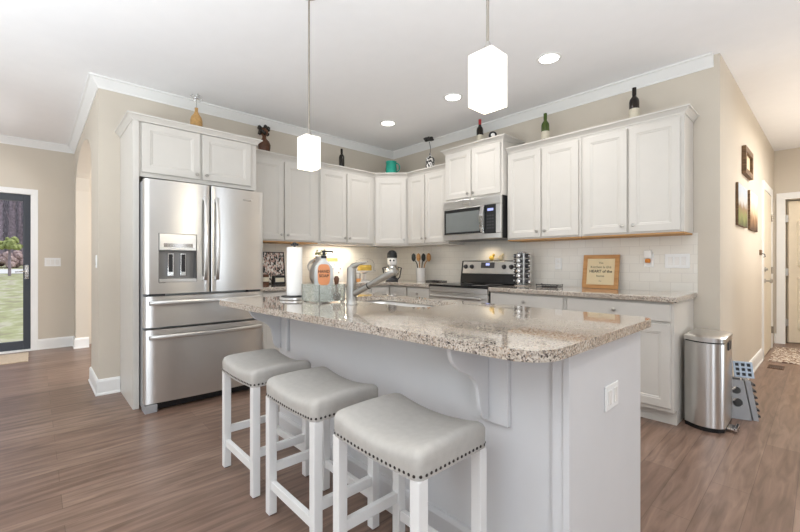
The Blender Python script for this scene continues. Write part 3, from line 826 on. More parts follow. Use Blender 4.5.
sub(MB().box(1.915, 1.985, -.4205, -.4192, 1.685, 1.71), 'display', 'screen', cp, t['origin'])
mb = MB()
for i in range(3):
    for j in range(5): mb.box(1.908 + i * .03, 1.93 + i * .03, -.4202, -.4192, 1.50 + j * .032, 1.516 + j * .032)
sub(mb, 'keypad', 'dark', cp, t['origin'])
MB().box(1.60, 1.69, -.420, -.4182, 1.775, 1.80).build('badge', 'chrome', t, bevel=.001)

# ------------------------------------------------------------------ bar stools
SH, SB, SW, SDp = .625, .540, .434, .328
t = thing('bar_stool', 'white saddle stool with grey linen seat and dark nailheads, nearest to the fridge', 'stool', (0, 0, 0), 'bar stools at the island')
mb = MB(); nx, ny = 16, 10


def sad(u): return .030 * (abs(u) ** 2.0)


def prof_in(k): return k


rings = []
hw, hd = SW / 2, SDp / 2
per = rrect(-hw, hw, -hd, hd, .028, 5)
# densify straight runs
den = []
for i in range(len(per)):
    a, b = Vector(per[i]), Vector(per[(i + 1) % len(per)]); n = max(1, int((b - a).length / .03))
    for k in range(n): den.append(a.lerp(b, k / n))
def topz(u, v): return .597 + sad(u / hw) + .008 * (1 - (v / hd) ** 2)
for ins, f in ((0, 0), (-.001, .45), (-.001, .70), (.004, .85), (.014, .95), (.032, 1.0), (.07, 1.0)):
    ring_ = []
    for p_ in den:
        sx, sy = (hw - ins) / hw, (hd - ins) / hd; x, y = p_.x * sx, p_.y * sy
        zb = SB - .008 * (1 - (x / hw) ** 2); zt = topz(x, y)
        ring_.append(Vector((x, y, zb + (zt - zb) * f)))
    rings.append(ring_)
n = len(den)
for sc in (.55, .28):
    ring_ = []
    for p_ in rings[6]:
        x, y = p_.x * sc, p_.y * sc
        ring_.append(Vector((x, y, topz(x, y))))
    rings.append(ring_)
mb.loft(rings)
seat = mb.build('seat', 'fabric', t, smooth=True)
# nailhead trim
mb = MB(); pts = []
L_ = 0; acc = 0
for i in range(n):
    a, b = den[i], den[(i + 1) % n]; d = (b - a).length; pos = -acc
    while pos + .0195 <= d:
        pos += .0195; pts.append(a.lerp(b, pos / d))
    acc = d - pos
for p_ in pts:
    o_ = Vector((p_.x / hw if abs(p_.x) > hw - .03 else 0, p_.y / hd if abs(p_.y) > hd - .03 else 0, 0)).normalized()
    z = SB + .012 - .008 * (1 - (p_.x / hw) ** 2)
    mb.lathe([(.0052, 0), (.0048, .0018), (.003, .0032), (.001, .0038)], (p_.x, p_.y, z), 7, axis=o_)
nl = mb.build('nailhead_trim', 'nail', seat, smooth=True)
lw = .038; LX, LY = hw - .003, hd - .003
for sx in (-1, 1):
    for sy in (-1, 1):
        xa, xb = sorted((sx * LX, sx * (LX - lw))); ya, yb = sorted((sy * LY, sy * (LY - lw)))
        lg = MB().box(xa, xb, ya, yb, .004, SB - .002).build('leg', 'stoolwhite', t, bevel=.003)
        MB().box(xa + .006, xb - .006, ya + .006, yb - .006, 0, .0038).build('foot_pad', 'black', lg)
for sy in (-1, 1): MB().box(-LX + lw, LX - lw, sy * (LY - .019) - .011, sy * (LY - .019) + .011, .118, .158).build('stretcher', 'stoolwhite', t, bevel=.002)
for sx in (-1, 1): MB().box(sx * (LX - .019) - .011, sx * (LX - .019) + .011, -LY + lw, LY - lw, .188, .228).build('stretcher', 'stoolwhite', t, bevel=.002)
yst = -3.075 + hd
t.location = (1.965 + LX, yst, 0)
copy_thing(t, (2.535 + LX, yst, 0), 'white saddle stool with grey linen seat and dark nailheads, middle one of three')
copy_thing(t, (3.088 + LX, yst, 0), 'white saddle stool with grey linen seat, last one under the corbel by the island end')

# ------------------------------------------------------------------ pendants and recessed lights
t = thing('pendant_light', 'square frosted glass pendant on a nickel rod, hanging over the fridge end of the island', 'pendant light', (0, 0, H), 'pendants over the island')
MB().lathe([(.055, -.016), (.055, -.006), (.05, -.0005)], (0, 0, H), 24).build('ceiling_cup', 'nickel', t, smooth=True)
MB().tube([(0, 0, H - .02), (0, 0, 1.93)], .0055, 10).build('rod', mat('rod_nickel', (.30, .27, .23), .4, .4), t, smooth=True)
MB().lathe([(.024, 1.8935), (.024, 1.899), (.014, 1.918), (.007, 1.94)], (0, 0, 0), 16).build('socket_cap', 'nickel', t, smooth=True)
mb = MB(); s_ = .0505
sq = lambda r, z: [Vector((a * r, b * r, z)) for a, b in ((-1, -1), (1, -1), (1, 1), (-1, 1))]
mb.loft([sq(s_, 1.705), sq(s_, 1.893), ], True)
sh = mb.build('lamp_shade', 'shade', t, bevel=.004)
t.location = (2.195, -2.653, H)
copy_thing(t, (3.452, -2.653, H), 'larger-looking square frosted glass pendant on a nickel rod over the outlet end of the island')
for x in (2.195, 3.452):
    light('pendant_lamp', 'POINT', (x, -2.653, 1.66), 4, (1, .88, .7), shadow_soft_size=.06)
t = thing('recessed_light', 'round recessed ceiling light nearest the right wall cabinets', 'ceiling light', (0, 0, H), 'recessed ceiling lights')
mb = MB(); mb.loft([[Vector((r * math.cos(a), r * math.sin(a), H + z)) for a in [2 * math.pi * k / 32 for k in range(32)]] for r, z in ((.095, -.0005), (.093, -.006), (.074, -.008), (.072, -.0005))], cap=False)
mb.build('trim_ring', 'trim', t, smooth=True)
MB().lathe([(.072, -.004), (.071, -.0015)], (0, 0, H), 32).build('diffuser', 'lamp', t)
t.location = (2.811, -.89, H)
copy_thing(t, (1.835, -.878, H), 'round recessed ceiling light in front of the microwave, middle one of the row')
copy_thing(t, (.875, -.874, H), 'round recessed ceiling light near the room corner above the teal mug')

# ------------------------------------------------------------------ trash can, step stool, rugs
t = thing('trash_can', 'slim brushed steel pedal bin standing beside the end base cabinet', 'trash can', (3.715, -.32, 0))


def canplan(g, z):
    P = []
    x0, x1, y0, y1 = 3.602 - g, 3.828 + g, -.475 - g, -.13 + g
    for k in range(13):
        u = -1 + 2 * k / 12; P.append(Vector((3.715 + (x1 - x0 - .05) / 2 * u, y0 - .032 * (1 - u * u) - .008 * u, z)))
    for a, (cx, cy) in ((0, (x1, y0 + .03)),): P.append(Vector((x1, y0 + .022, z)))
    P += [Vector((x1, y1 - .02, z)), Vector((x1 - .02, y1, z)), Vector((x0 + .02, y1, z)), Vector((x0, y1 - .02, z)), Vector((x0, y0 + .022, z))]
    return P


MB().loft([canplan(-.004, .0), canplan(-.002, .028)]).build('base', 'black', t)
MB().loft([canplan(0, .029), canplan(0, .598)]).build('body', 'steel', t, smooth=True, bevel=.002)
MB().loft([canplan(-.004, .599), canplan(-.004, .607)]).build('rim', 'black', t)
MB().loft([canplan(.003, .608), canplan(.003, .636), canplan(-.008, .646), canplan(-.03, .650)]).build('lid', 'steel2', t, smooth=True)
MB().box(3.8282, 3.885, -.40, -.30, .012, .026).box(3.868, 3.885, -.41, -.29, .012, .036).build('pedal', 'chrome', t, bevel=.003)
MB().box(3.8285, 3.836, -.36, -.26, .545, .60).build('lid_catch', 'dark', t)

t = thing('step_stool', 'grey plastic folding step stool with holed blue-grey top beside the trash can', 'step stool', (3.89, -.03, 0))
# open A-frame: holed top and two tapering side legs with round cut-outs
ang = R(28)
c0 = Vector((3.80, .02, 0)); ux = Vector((math.cos(R(20)), math.sin(R(20)), 0)); vy = Vector((-math.sin(R(20)), math.cos(R(20)), 0))
FT = lambda a, b, z: c0 + ux * a + vy * b + Vector((0, 0, z))
mb = MB()
# top leaned upright like a folded lid
TP = lambda a, b, c: FT(a + .02, .0 + b * .45 - c * .9, .285 + b * .9 + c * .45)
cells = 3
wd, hg = .115, .12
for i in range(cells + 1):
    x = i * (wd - .012) / cells
    mb.loft([[TP(x, 0, 0), TP(x + .012, 0, 0), TP(x + .012, hg, 0), TP(x, hg, 0)], [TP(x, 0, .012), TP(x + .012, 0, .012), TP(x + .012, hg, .012), TP(x, hg, .012)]])
for j in range(4):
    z = j * (hg - .012) / 3
    mb.loft([[TP(0, z, .001), TP(wd, z, .001), TP(wd, z + .012, .001), TP(0, z + .012, .001)], [TP(0, z, .013), TP(wd, z, .013), TP(wd, z + .012, .013), TP(0, z + .012, .013)]])
mb.build('step_top', 'blueplastic', t)
MB().loft([[TP(.002, .002, -.004), TP(wd - .002, .002, -.004), TP(wd - .002, hg - .002, -.004), TP(.002, hg - .002, -.004)], [TP(.002, .002, -.001), TP(wd - .002, .002, -.001), TP(wd - .002, hg - .002, -.001), TP(.002, hg - .002, -.001)]]).build('underside', 'dark', t)


def legplate(off, m):
    """tapering side panel with two round holes, built as a strip around the holes"""
    b = bmesh.new(); out = [(-.03, 0), (.098, 0), (.062, .275), (-.02, .275)]
    edges = []
    def lp(P):
        vs = [b.verts.new(FT(x, off - .0 + .10 * (z / .275) * (1 if off < 0 else -1) * .5, z)) for x, z in P]
        for i in range(len(vs)): edges.append(b.edges.new((vs[i], vs[(i + 1) % len(vs)])))
    lp(out)
    lp([(.018 + .026 * math.cos(2 * math.pi * k / 18), .20 + .026 * math.sin(2 * math.pi * k / 18)) for k in range(18)])
    lp([(.022 + .03 * math.cos(2 * math.pi * k / 18), .115 + .03 * math.sin(2 * math.pi * k / 18)) for k in range(18)])
    bmesh.ops.triangle_fill(b, edges=edges, use_beauty=True)
    mb = MB(); mb.b.free(); mb.b = b
    return mb


for off in (-.09, .09):
    o = legplate(off, 'greyplastic').build('side_leg', 'greyplastic', t)
    mo = o.modifiers.new('solid', 'SOLIDIFY'); mo.thickness = .012; mo.offset = 0
# folded outer leaf with ribbed edge
rib = MB()
for k in range(6):
    z = .02 + k * .045; x = .143 - .036 * z / .275
    rib.loft([[FT(x, -.06, z), FT(x + .016, -.06, z), FT(x + .016, .06, z), FT(x, .06, z)], [FT(x, -.06, z + .014), FT(x + .014, -.06, z + .014), FT(x + .014, .06, z + .014), FT(x, .06, z + .014)]])
rib.build('ribs', 'dark', t)
MB().loft([[FT(.108, -.085, 0), FT(.141, -.085, 0), FT(.141, .085, 0), FT(.108, .085, 0)], [FT(.072, -.04, .275), FT(.105, -.04, .275), FT(.105, .04, .275), FT(.072, .04, .275)]]).build('end_leaf', 'greyplastic', t, bevel=.002)

one(MB().box(3.84, 4.9, 2.45, 3.55, .0005, .012), 'rug', 'rug', 'patterned brown and cream rug before the open hall door', 'rug', bevel=.004)
one(MB().box(-2.62, -2.02, -4.75, -3.90, .0005, .012), 'door_mat', 'mat', 'pale beige mat on the floor inside the glass entry door', 'mat', bevel=.004)
t = thing('floor_vent', 'small brown floor register between the hall rug and the step stool', 'vent', (3.9, 2.12, 0))
MB().box(3.86, 3.99, 2.02, 2.24, .0005, .004).build('plate', 'brown', t)
mb = MB()
for k in range(7): mb.box(3.872 + k * .016, 3.880 + k * .016, 2.05, 2.21, .0042, .006)
mb.build('slot', 'black', t)

# ------------------------------------------------------------------ wall plates, pictures, hooks
def plate(name, F, w, h, label, cat, toggles=0, sockets=0):
    t = thing(name, label, cat, F(0, 0, 0))
    MB().loft([[F(-w / 2, -h / 2, .0005), F(w / 2, -h / 2, .0005), F(w / 2, h / 2, .0005), F(-w / 2, h / 2, .0005)], [F(-w / 2 + .003, -h / 2 + .003, .006), F(w / 2 - .003, -h / 2 + .003, .006), F(w / 2 - .003, h / 2 - .003, .006), F(-w / 2 + .003, h / 2 - .003, .006)]]).build('cover_plate', 'trim', t)
    for k in range(toggles):
        a = (k - (toggles - 1) / 2) * .046
        MB().loft([[F(a - .016, -.033, .0062), F(a + .016, -.033, .0062), F(a + .016, .033, .0062), F(a - .016, .033, .0062)], [F(a - .015, -.031, .0085), F(a + .015, -.031, .0085), F(a + .015, .031, .011), F(a - .015, .031, .011)]]).build('switch', 'ceramic', t)
    for k in range(sockets):
        b = (k - (sockets - 1) / 2) * .04
        MB().loft([[F(-.016, b - .014, .0062), F(.016, b - .014, .0062), F(.016, b + .014, .0062), F(-.016, b + .014, .0062)], [F(-.015, b - .013, .008), F(.015, b - .013, .008), F(.015, b + .013, .008), F(-.015, b + .013, .008)]]).build('socket', 'ceramic', t)
    return t


PB = lambda x, z: frame_f((x, -.0085, z), (1, 0, 0), NY)
plate('switch_plate', PB(3.465, 1.163), .17, .118, 'white triple switch plate on the tiles near the right wall end', 'switch', toggles=3)
plate('wall_outlet', PB(2.475, 1.14), .072, .115, 'white outlet on the tiles between the spice rack and the framed sign', 'outlet', sockets=2)
plate('wall_outlet', PB(3.265, 1.17), .072, .115, 'white outlet on the tiles behind the plug-in air freshener', 'outlet', sockets=2)
plate('switch_plate', frame_f((XF, -3.665, 1.16), (0, 1, 0), NX), .165, .115, 'white triple switch plate on the wall beside the glass entry door', 'switch', toggles=3)
plate('switch_plate', frame_f((-.13, YA, 1.16), (1, 0, 0), NY), .075, .115, 'white switch plate on the narrow wall end by the arch', 'switch', toggles=1)
t = thing('air_freshener', 'plug-in air freshener with amber oil in the outlet near the framed sign', 'air freshener', (3.265, -.02, 1.17))
MB().box(3.235, 3.292, -.055, -.0172, 1.185, 1.255).build('body', 'ceramic', t, bevel=.01, seg=3)
MB().lathe([(.016, 0), (.02, .006), (.02, .03), (.010, .036)], (3.263, -.038, 1.148), 16).build('oil_bottle', 'amber', t, smooth=True)


def picture(s0, s1, z0, z1, label, fm, cm, name='framed_picture', framed=True):
    t = thing(name, label, 'picture', FS((s0 + s1) / 2, (z0 + z1) / 2))
    F = lambda a, b, c: FS(a, b, c)
    def bx(a0, a1, b0, b1, c0, c1): return [[F(a0, b0, c0), F(a1, b0, c0), F(a1, b1, c0), F(a0, b1, c0)], [F(a0, b0, c1), F(a1, b0, c1), F(a1, b1, c1), F(a0, b1, c1)]]
    if framed:
        w = .05; mb = MB(); mb.loft(bx(s0, s0 + w, z0, z1, .001, .034)).loft(bx(s1 - w, s1, z0, z1, .001, .034)).loft(bx(s0 + w, s1 - w, z0, z0 + w, .001, .034)).loft(bx(s0 + w, s1 - w, z1 - w, z1, .001, .034))
        mb.build('frame', fm, t); MB().loft(bx(s0 + w, s1 - w, z0 + w, z1 - w, .001, .012)).build('print', cm, t)
    else:
        MB().loft(bx(s0, s1, z0, z1, .001, .020)).build('canvas', fm, t); MB().loft(bx(s0 + .002, s1 - .002, z0 + .002, z1 - .002, .0202, .0212)).build('print', cm, t)


picture(1.02, 1.50, 1.99, 2.25, 'small square picture in a rustic wood frame, highest on the hall wall', 'rustic', 'cream')
picture(.69, 1.20, 1.485, 1.86, 'unframed canvas print with green grass, below the rustic frame and nearer the kitchen', 'rustic', 'photoA', 'canvas_print', False)
picture(1.40, 1.95, 1.485, 1.88, 'unframed brown canvas print, further along the hall wall from the green one', 'rustic', 'photoB', 'canvas_print', False)
t = thing('key_hook', 'small dark hook with hanging keys on the hall wall before the door', 'hook', FS(2.35, 1.22))
MB().loft([[FS(2.30, 1.24, .0008), FS(2.44, 1.24, .0008), FS(2.44, 1.30, .0008), FS(2.30, 1.30, .0008)], [FS(2.30, 1.24, .012), FS(2.44, 1.24, .012), FS(2.44, 1.30, .012), FS(2.30, 1.30, .012)]]).build('back_plate', 'rustic', t)
MB().tube([FS(2.37, 1.26, .012), FS(2.37, 1.25, .04), FS(2.37, 1.22, .045), FS(2.37, 1.215, .03)], .005, 6).build('hook', 'black', t)

# ------------------------------------------------------------------ bottles and ornaments on the cabinets
BOT = [(.036, 0), (.0375, .004), (.0375, .185), (.034, .205), (.018, .228), (.0145, .24), (.0145, .295), (.016, .296), (.016, .303)]


def bottle(loc, label, m, cap, lab=True, s=1.0, z0=.05, z1=.125):
    t = thing('wine_bottle', label, 'bottle', loc)
    x, y, z = loc
    MB().lathe([(r * s, h * s) for r, h in BOT], loc, 24).build('body', m, t, smooth=True)
    MB().lathe([(.0165 * s, .245 * s), (.0165 * s, .3035 * s), (.006 * s, .3045 * s)], loc, 16).build('capsule', cap, t, smooth=True)
    if lab: MB().lathe([(.0380 * s, z0 * s), (.0380 * s, z1 * s)], loc, 24, cap=False).build('label', 'label', t, smooth=True)


CT = UT + .0005
TOPZ = UT + .0005
bottle((2.432, -.20, TOPZ), 'green glass wine bottle with pale label on the cabinet right of the microwave', 'greenglass', 'greenglass')
bottle((3.205, -.19, TOPZ), 'tall dark wine bottle with pale label on the end cabinet', 'darkglass', 'darkglass')
bottle((.18, -1.035, TOPZ), 'dark wine bottle on the cabinet left of the corner cabinet', 'darkglass', 'darkglass', False, .90)
bottle((1.70, -.25, 2.4305), 'dark bottle with red foil neck on the raised microwave cabinet', 'darkglass', 'red', True, .98)
t = thing('round_ornament', 'small round black and white disc standing on the raised microwave cabinet', 'ornament', (1.93, -.345, 2.4305))
MB().lathe([(.038, -.012), (.043, -.006), (.043, .006), (.038, .012)], (1.93, -.345, 2.478), 24, axis=(.6, -.8, .1)).build('disc', 'black', t, smooth=True)
MB().lathe([(.021, 0), (.021, .002), (.008, .003)], Vector((1.93, -.345, 2.478)) + Vector((.6, -.8, .1)).normalized() * .0125, 20, axis=(.6, -.8, .1)).build('centre', 'ceramic', t)
# teal mug
mx, my = .42, -.42
t = thing('mug', 'teal glazed mug on the corner wall cabinet', 'mug', (mx, my, TOPZ))
MB().lathe([(.062, 0), (.072, .008), (.075, .07), (.069, .14), (.072, .175), (.066, .175), (.062, .13), (.066, .06), (.05, .014)], (mx, my, TOPZ), 28).build('body', 'teal', t, smooth=True)
hd_ = Vector((math.cos(R(35)), math.sin(R(35)), 0)); P = []
for k in range(9):
    a = math.pi * k / 8; P.append(Vector((mx, my, TOPZ + .095)) + hd_ * (.068 + .045 * math.sin(a)) + Vector((0, 0, .055 * math.cos(a))))
MB().tube(P, .008, 8).build('handle', 'teal', t, smooth=True)
# tan flask with wire flower
def wire_flower(t, c, r, m, n=9):
    mb = MB()
    for k in range(n):
        a = 2 * math.pi * k / n; d = Vector((math.cos(a), math.sin(a), .35 * math.sin(3 * a + 1))); 
        q1 = c + d * r * .55 + Vector((0, 0, r * .35)); q2 = c + d * r
        mb.tube([c, q1, q2, c + d * r * .5 - Vector((0, 0, r * .3)), c], .0028, 5)
    mb.build('wire_flower', m, t, smooth=True)


cx_, cy_ = .42, -2.775; TZF = 2.2905
t = thing('flask', 'tan wicker flask with a pale wire flower on the fridge enclosure', 'ornament', (cx_, cy_, TZF))
MB().lathe([(.042, 0), (.048, .01), (.050, .06), (.050, .14), (.042, .172), (.022, .20), (.014, .22), (.013, .25), (.015, .255)], (cx_, cy_, TZF), 22).build('body', 'tan', t, smooth=True)
MB().tube([(cx_, cy_, TZF + .25), (cx_ + .004, cy_, TZF + .33)], .003, 6).build('stem', 'nickel', t)
wire_flower(t, Vector((cx_, cy_, TZF + .35)), .055, 'chrome')
# bronze figurine
cx_, cy_ = .17, -2.03
t = thing('figurine', 'dark bronze bust figurine beside the fridge enclosure top', 'figurine', (cx_, cy_, TOPZ))
MB().lathe([(.05, 0), (.055, .02), (.062, .08), (.066, .12), (.05, .16), (.024, .185), (.02, .21), (.022, .225)], (cx_, cy_, TOPZ), 18).build('bust', 'brown', t, smooth=True)
MB().sphere((cx_, cy_, TOPZ + .262), .046, (1, .9, 1.15)).build('head', 'brown', t, smooth=True)
mb = MB()
for k in range(16):
    a = k * 2.4; mb.sphere((cx_ - .012 + .04 * math.cos(a), cy_ + .046 * math.sin(a), TOPZ + .275 + .034 * math.cos(k * 1.7)), .025, sub=1)
mb.build('hair', 'darkglass', t, smooth=True)
# patterned bottle with dark flower
cx_, cy_ = .975, -.27
t = thing('patterned_bottle', 'squat black and white patterned bottle holding one dark flower', 'ornament', (cx_, cy_, TOPZ))
MB().lathe([(.052, 0), (.056, .006), (.056, .10), (.050, .135), (.028, .16), (.013, .175), (.013, .20)], (cx_, cy_, TOPZ), 22).build('body', 'pattern', t, smooth=True)
MB().tube([(cx_, cy_, TOPZ + .20), (cx_ + .006, cy_, TOPZ + .27), (cx_ - .012, cy_ - .01, TOPZ + .36)], .003, 6).build('stem', 'wire', t)
mb = MB(); c = Vector((cx_ - .013, cy_ - .012, TOPZ + .375))
for k in range(8):
    a = 2 * math.pi * k / 8; mb.sphere(c + Vector(((.042 * math.cos(a)), .042 * math.sin(a), .008 * math.cos(3 * a))), .028, (1, 1, .6), 1)
mb.sphere(c + Vector((0, 0, .01)), .024)
mb.build('flower', 'wire', t, smooth=True)

# ------------------------------------------------------------------ things on the island
Z0 = IT + .0005
t = thing('paper_towel_holder', 'black and steel upright paper towel holder on the island beside the faucet', 'paper towel holder', (1.975, -2.63, Z0))
px, py = 1.975, -2.63
MB().lathe([(.088, 0), (.092, .004), (.092, .013), (.085, .017)], (px, py, Z0), 32).build('base', 'steel2', t, smooth=True)
MB().lathe([(.082, .0175), (.080, .024), (.05, .023)], (px, py, Z0), 32).build('base_top', 'black', t, smooth=True)
MB().tube([(px, py, Z0 + .023), (px, py, 1.262)], .007, 10).build('post', 'black', t)
MB().sphere((px, py, 1.268), .015, (1, 1, .8)).box(px - .035, px + .035, py - .008, py + .008, 1.256, 1.268).build('finial', 'black', t, smooth=True)
mb = MB(); n = 36
mb.loft([[Vector((px + r * math.cos(2 * math.pi * k / n), py + r * math.sin(2 * math.pi * k / n), z)) for k in range(n)] for r, z in ((.020, .942), (.048, .942), (.0485, 1.10), (.048, 1.246), (.020, 1.246), (.020, .942))], cap=False)
one(mb, 'paper_towel_roll', 'paper', 'white paper towel roll on the upright holder', 'paper towel', smooth=True)
# glass caddy
t = thing('glass_caddy', 'square crackle glass caddy holding a soap bottle on the island', 'caddy', (2.24, -2.57, Z0))
qx0, qx1, qy0, qy1 = 2.13, 2.325, -2.665, -2.485
g = MB(); zt = Z0 + .105; th_ = .007; zb = Z0 + .006
g.box(qx0, qx1, qy0, qy0 + th_, zb, zt).box(qx0, qx1, qy1 - th_, qy1, zb, zt).box(qx0, qx0 + th_, qy0 + th_, qy1 - th_, zb, zt).box(qx1 - th_, qx1, qy0 + th_, qy1 - th_, zb, zt)
g.build('glass_sides', 'crackle', t)
MB().box(qx0 + th_ + .0005, qx1 - th_ - .0005, qy0 + th_ + .0005, qy1 - th_ - .0005, zb, zb + .006).build('tray', 'chrome', t)
for x in (qx0 + .012, qx1 - .012):
    for y in (qy0 + .012, qy1 - .012): MB().box(x - .009, x + .009, y - .009, y + .009, Z0, Z0 + .0055).build('foot', 'chrome', t)
# soap bottle
bx_, by_, bz_ = 2.235, -2.575, zb + .0065
t = thing('soap_bottle', 'clear pump soap bottle with orange label standing in the glass caddy', 'soap bottle', (bx_, by_, bz_))
vw = Vector((cam.location.x - bx_, cam.location.y - by_, 0)).normalized(); rw = Vector((-vw.y, vw.x, 0))
def oval(hw_, hd_2, z): return [Vector((bx_, by_, z)) + rw * hw_ * math.copysign(abs(math.cos(a)) ** .7, math.cos(a)) + vw * hd_2 * math.copysign(abs(math.sin(a)) ** .7, math.sin(a)) for a in [2 * math.pi * k / 28 for k in range(28)]]
MB().loft([oval(.052, .03, bz_), oval(.056, .033, bz_ + .006), oval(.056, .033, bz_ + .175), oval(.05, .03, bz_ + .20), oval(.026, .02, bz_ + .228), oval(.015, .015, bz_ + .238), oval(.015, .015, bz_ + .246)]).build('body', mat('soap_clear', srgb(222, 226, 226), .15, trans=.35), t, smooth=True)
lb = MB(); ring0 = []
FLb = lambda a, b, c: Vector((bx_, by_, bz_ + .150)) + rw * a + Vector((0, 0, b)) + vw * c
el = [(.036 * math.copysign(abs(math.cos(2 * math.pi * k / 32)) ** .55, math.cos(2 * math.pi * k / 32)), .062 * math.copysign(abs(math.sin(2 * math.pi * k / 32)) ** .55, math.sin(2 * math.pi * k / 32))) for k in range(32)]
MB().loft([[FLb(a, b, .0333) for a, b in el], [FLb(a, b, .0343) for a, b in el]]).build('label', 'orange', t)
MB().lathe([(.017, 0), (.017, .015), (.007, .018), (.007, .034), (.012, .036), (.012, .046), (.006, .048)], (bx_, by_, bz_ + .2465), 16).build('pump', 'black', t, smooth=True)
MB().tube([Vector((bx_, by_, bz_ + .288)), Vector((bx_, by_, bz_ + .288)) + rw * .045, Vector((bx_, by_, bz_ + .283)) + rw * .056], .005, 8).build('spout', 'black', t, smooth=True)


def text(s, F, size, m, parent, cxy=(0, 0), bold=0.):
    cu = bpy.data.curves.new('lettering', 'FONT'); cu.body = s; cu.size = size; cu.align_x = 'CENTER'; cu.align_y = 'CENTER'; cu.extrude = .0002; cu.offset = bold
    to = bpy.data.objects.new('lettering', cu); COL.objects.link(to)
    dg = bpy.context.evaluated_depsgraph_get(); me = bpy.data.meshes.new_from_object(to.evaluated_get(dg))
    bpy.data.objects.remove(to)
    O_ = Vector(parent['origin'])
    for v in me.vertices: v.co = F(v.co.x + cxy[0], v.co.y + cxy[1], v.co.z + .0003) - O_
    me.materials.clear(); me.materials.append(M[m])
    o = bpy.data.objects.new('lettering', me); COL.objects.link(o); o.parent = parent
    return o


FLt = lambda a, b, c: FLb(a, b, .0344 + c)
text('HAND', FLt, .023, 'ink', t, (0, .018), .0006); text('SOAP', FLt, .023, 'ink', t, (0, -.008), .0006)
# small dark jars in the caddy, right of the bottle
t = thing('scrub_brush', 'brown dish brush standing in the glass caddy beside the soap bottle', 'brush', (2.290, -2.522, zb + .0065))
MB().lathe([(.018, 0), (.024, .01), (.024, .035), (.012, .045)], (2.290, -2.522, zb + .0065), 16).build('bristles', 'brown', t, smooth=True)
MB().lathe([(.01, .045), (.008, .08), (.014, .11), (.017, .125), (.008, .14)], (2.290, -2.522, zb + .0065), 14).build('handle', 'brown', t, smooth=True)

# ------------------------------------------------------------------ things on the left worktop
t = thing('decorative_panel', 'black and white patterned panel in a dark frame leaning on the tiles beside the fridge', 'panel', (.06, -1.90, Z0))
FP = lambda a, b, c: Vector((.075 - b * .13 + c, -1.90 + a, Z0 + .002 + b * .99))
def fbx(F, a0, a1, b0, b1, c0, c1): return [[F(a0, b0, c0), F(a1, b0, c0), F(a1, b1, c0), F(a0, b1, c0)], [F(a0, b0, c1), F(a1, b0, c1), F(a1, b1, c1), F(a0, b1, c1)]]
MB().loft(fbx(FP, -.16, .16, .0, .36, 0, .008)).build('panel', 'panelpat', t)
mb = MB()
for a in (-.16, .15): mb.loft(fbx(FP, a, a + .01, 0, .36, .0085, .014))
for b in (0, .35): mb.loft(fbx(FP, -.15, .15, b, b + .01, .0085, .014))
mb.build('frame', 'black', t)
t = thing('coffee_canister', 'small dark canister with a pale band in front of the patterned panel', 'canister', (.30, -2.09, Z0))
MB().lathe([(.05, 0), (.05, .11), (.045, .115)], (.30, -2.09, Z0), 24).build('body', 'brown', t, smooth=True)
MB().lathe([(.0505, .04), (.0505, .085)], (.30, -2.09, Z0), 24, cap=False).build('band', 'label', t)
t = thing('tea_box', 'small dark box with a white front before the patterned panel', 'box', (.30, -1.93, Z0))
MB().box(.26, .32, -1.99, -1.86, Z0, Z0 + .10).build('body', 'black', t, bevel=.003)
MB().box(.3205, .322, -1.975, -1.875, Z0 + .03, Z0 + .075).build('label', 'label', t)
# pitcher with flowers
cx_, cy_ = .34, -1.435
t = thing('pitcher', 'grey stoneware pitcher with one handle on the corner worktop', 'pitcher', (cx_, cy_, Z0))
MB().lathe([(.075, 0), (.10, .01), (.125, .06), (.125, .14), (.10, .21), (.062, .26), (.055, .285), (.064, .31), (.058, .31), (.05, .28)], (cx_, cy_, Z0), 28).build('body', 'greyceramic', t, smooth=True)
P = [];  hd_ = Vector((-.35, -.94, 0)).normalized()
for k in range(9):
    a = math.pi * k / 8; P.append(Vector((cx_, cy_, Z0 + .205)) + hd_ * (.055 + .04 * (k / 8) + .065 * math.sin(a)) + Vector((0, 0, .07 * math.cos(a))))
MB().tube(P, .011, 8).build('handle', 'greyceramic', t, smooth=True)
t = thing('flower_bunch', 'loose pale green sprigs standing in the grey pitcher', 'flowers', (cx_, cy_, Z0 + .30))
mb = MB()
for k in range(9):
    a = k * 2.4; mb.tube([(cx_, cy_, Z0 + .29), (cx_ + .03 * math.cos(a), cy_ + .03 * math.sin(a), Z0 + .34), (cx_ + .055 * math.cos(a), cy_ + .055 * math.sin(a), Z0 + .37)], .002, 5)
mb.build('stems', 'leaf', t)
mb = MB()
for k in range(26):
    a = k * 2.4; r = .025 + .05 * random.random(); mb.sphere((cx_ + r * math.cos(a), cy_ + r * math.sin(a), Z0 + .325 + .06 * random.random()), .013, (1, 1, .7), 1)
mb.build('blossoms', 'leaf', t, smooth=True)
# cutting board and white plaque
t = thing('cutting_board', 'pale wooden cutting board leaning on the tiles behind the soap bottle', 'cutting board', (.05, -1.17, Z0))
FP = lambda a, b, c: Vector((.06 - b * .12 + c, -1.17 + a, Z0 + .001 + b * .99))
MB().loft(fbx(FP, -.17, .17, 0, .30, 0, .018)).build('board', 'wood', t, bevel=.004)
t = thing('recipe_plaque', 'white plaque with small dark sprigs standing before the cutting board', 'plaque', (.10, -1.10, Z0))
FP = lambda a, b, c: Vector((.105 - b * .12 + c, -1.08 + a, Z0 + .001 + b * .99))
MB().loft(fbx(FP, -.12, .12, 0, .25, 0, .01)).build('board', 'ceramic', t, bevel=.002)
mb = MB()
for k in range(7): mb.sphere(FP(-.08 + .027 * k, .06 + .05 * ((k * 5) % 4), .0105), .010, (.15, 1, 1), 1)
mb.build('sprigs', 'brown', t)
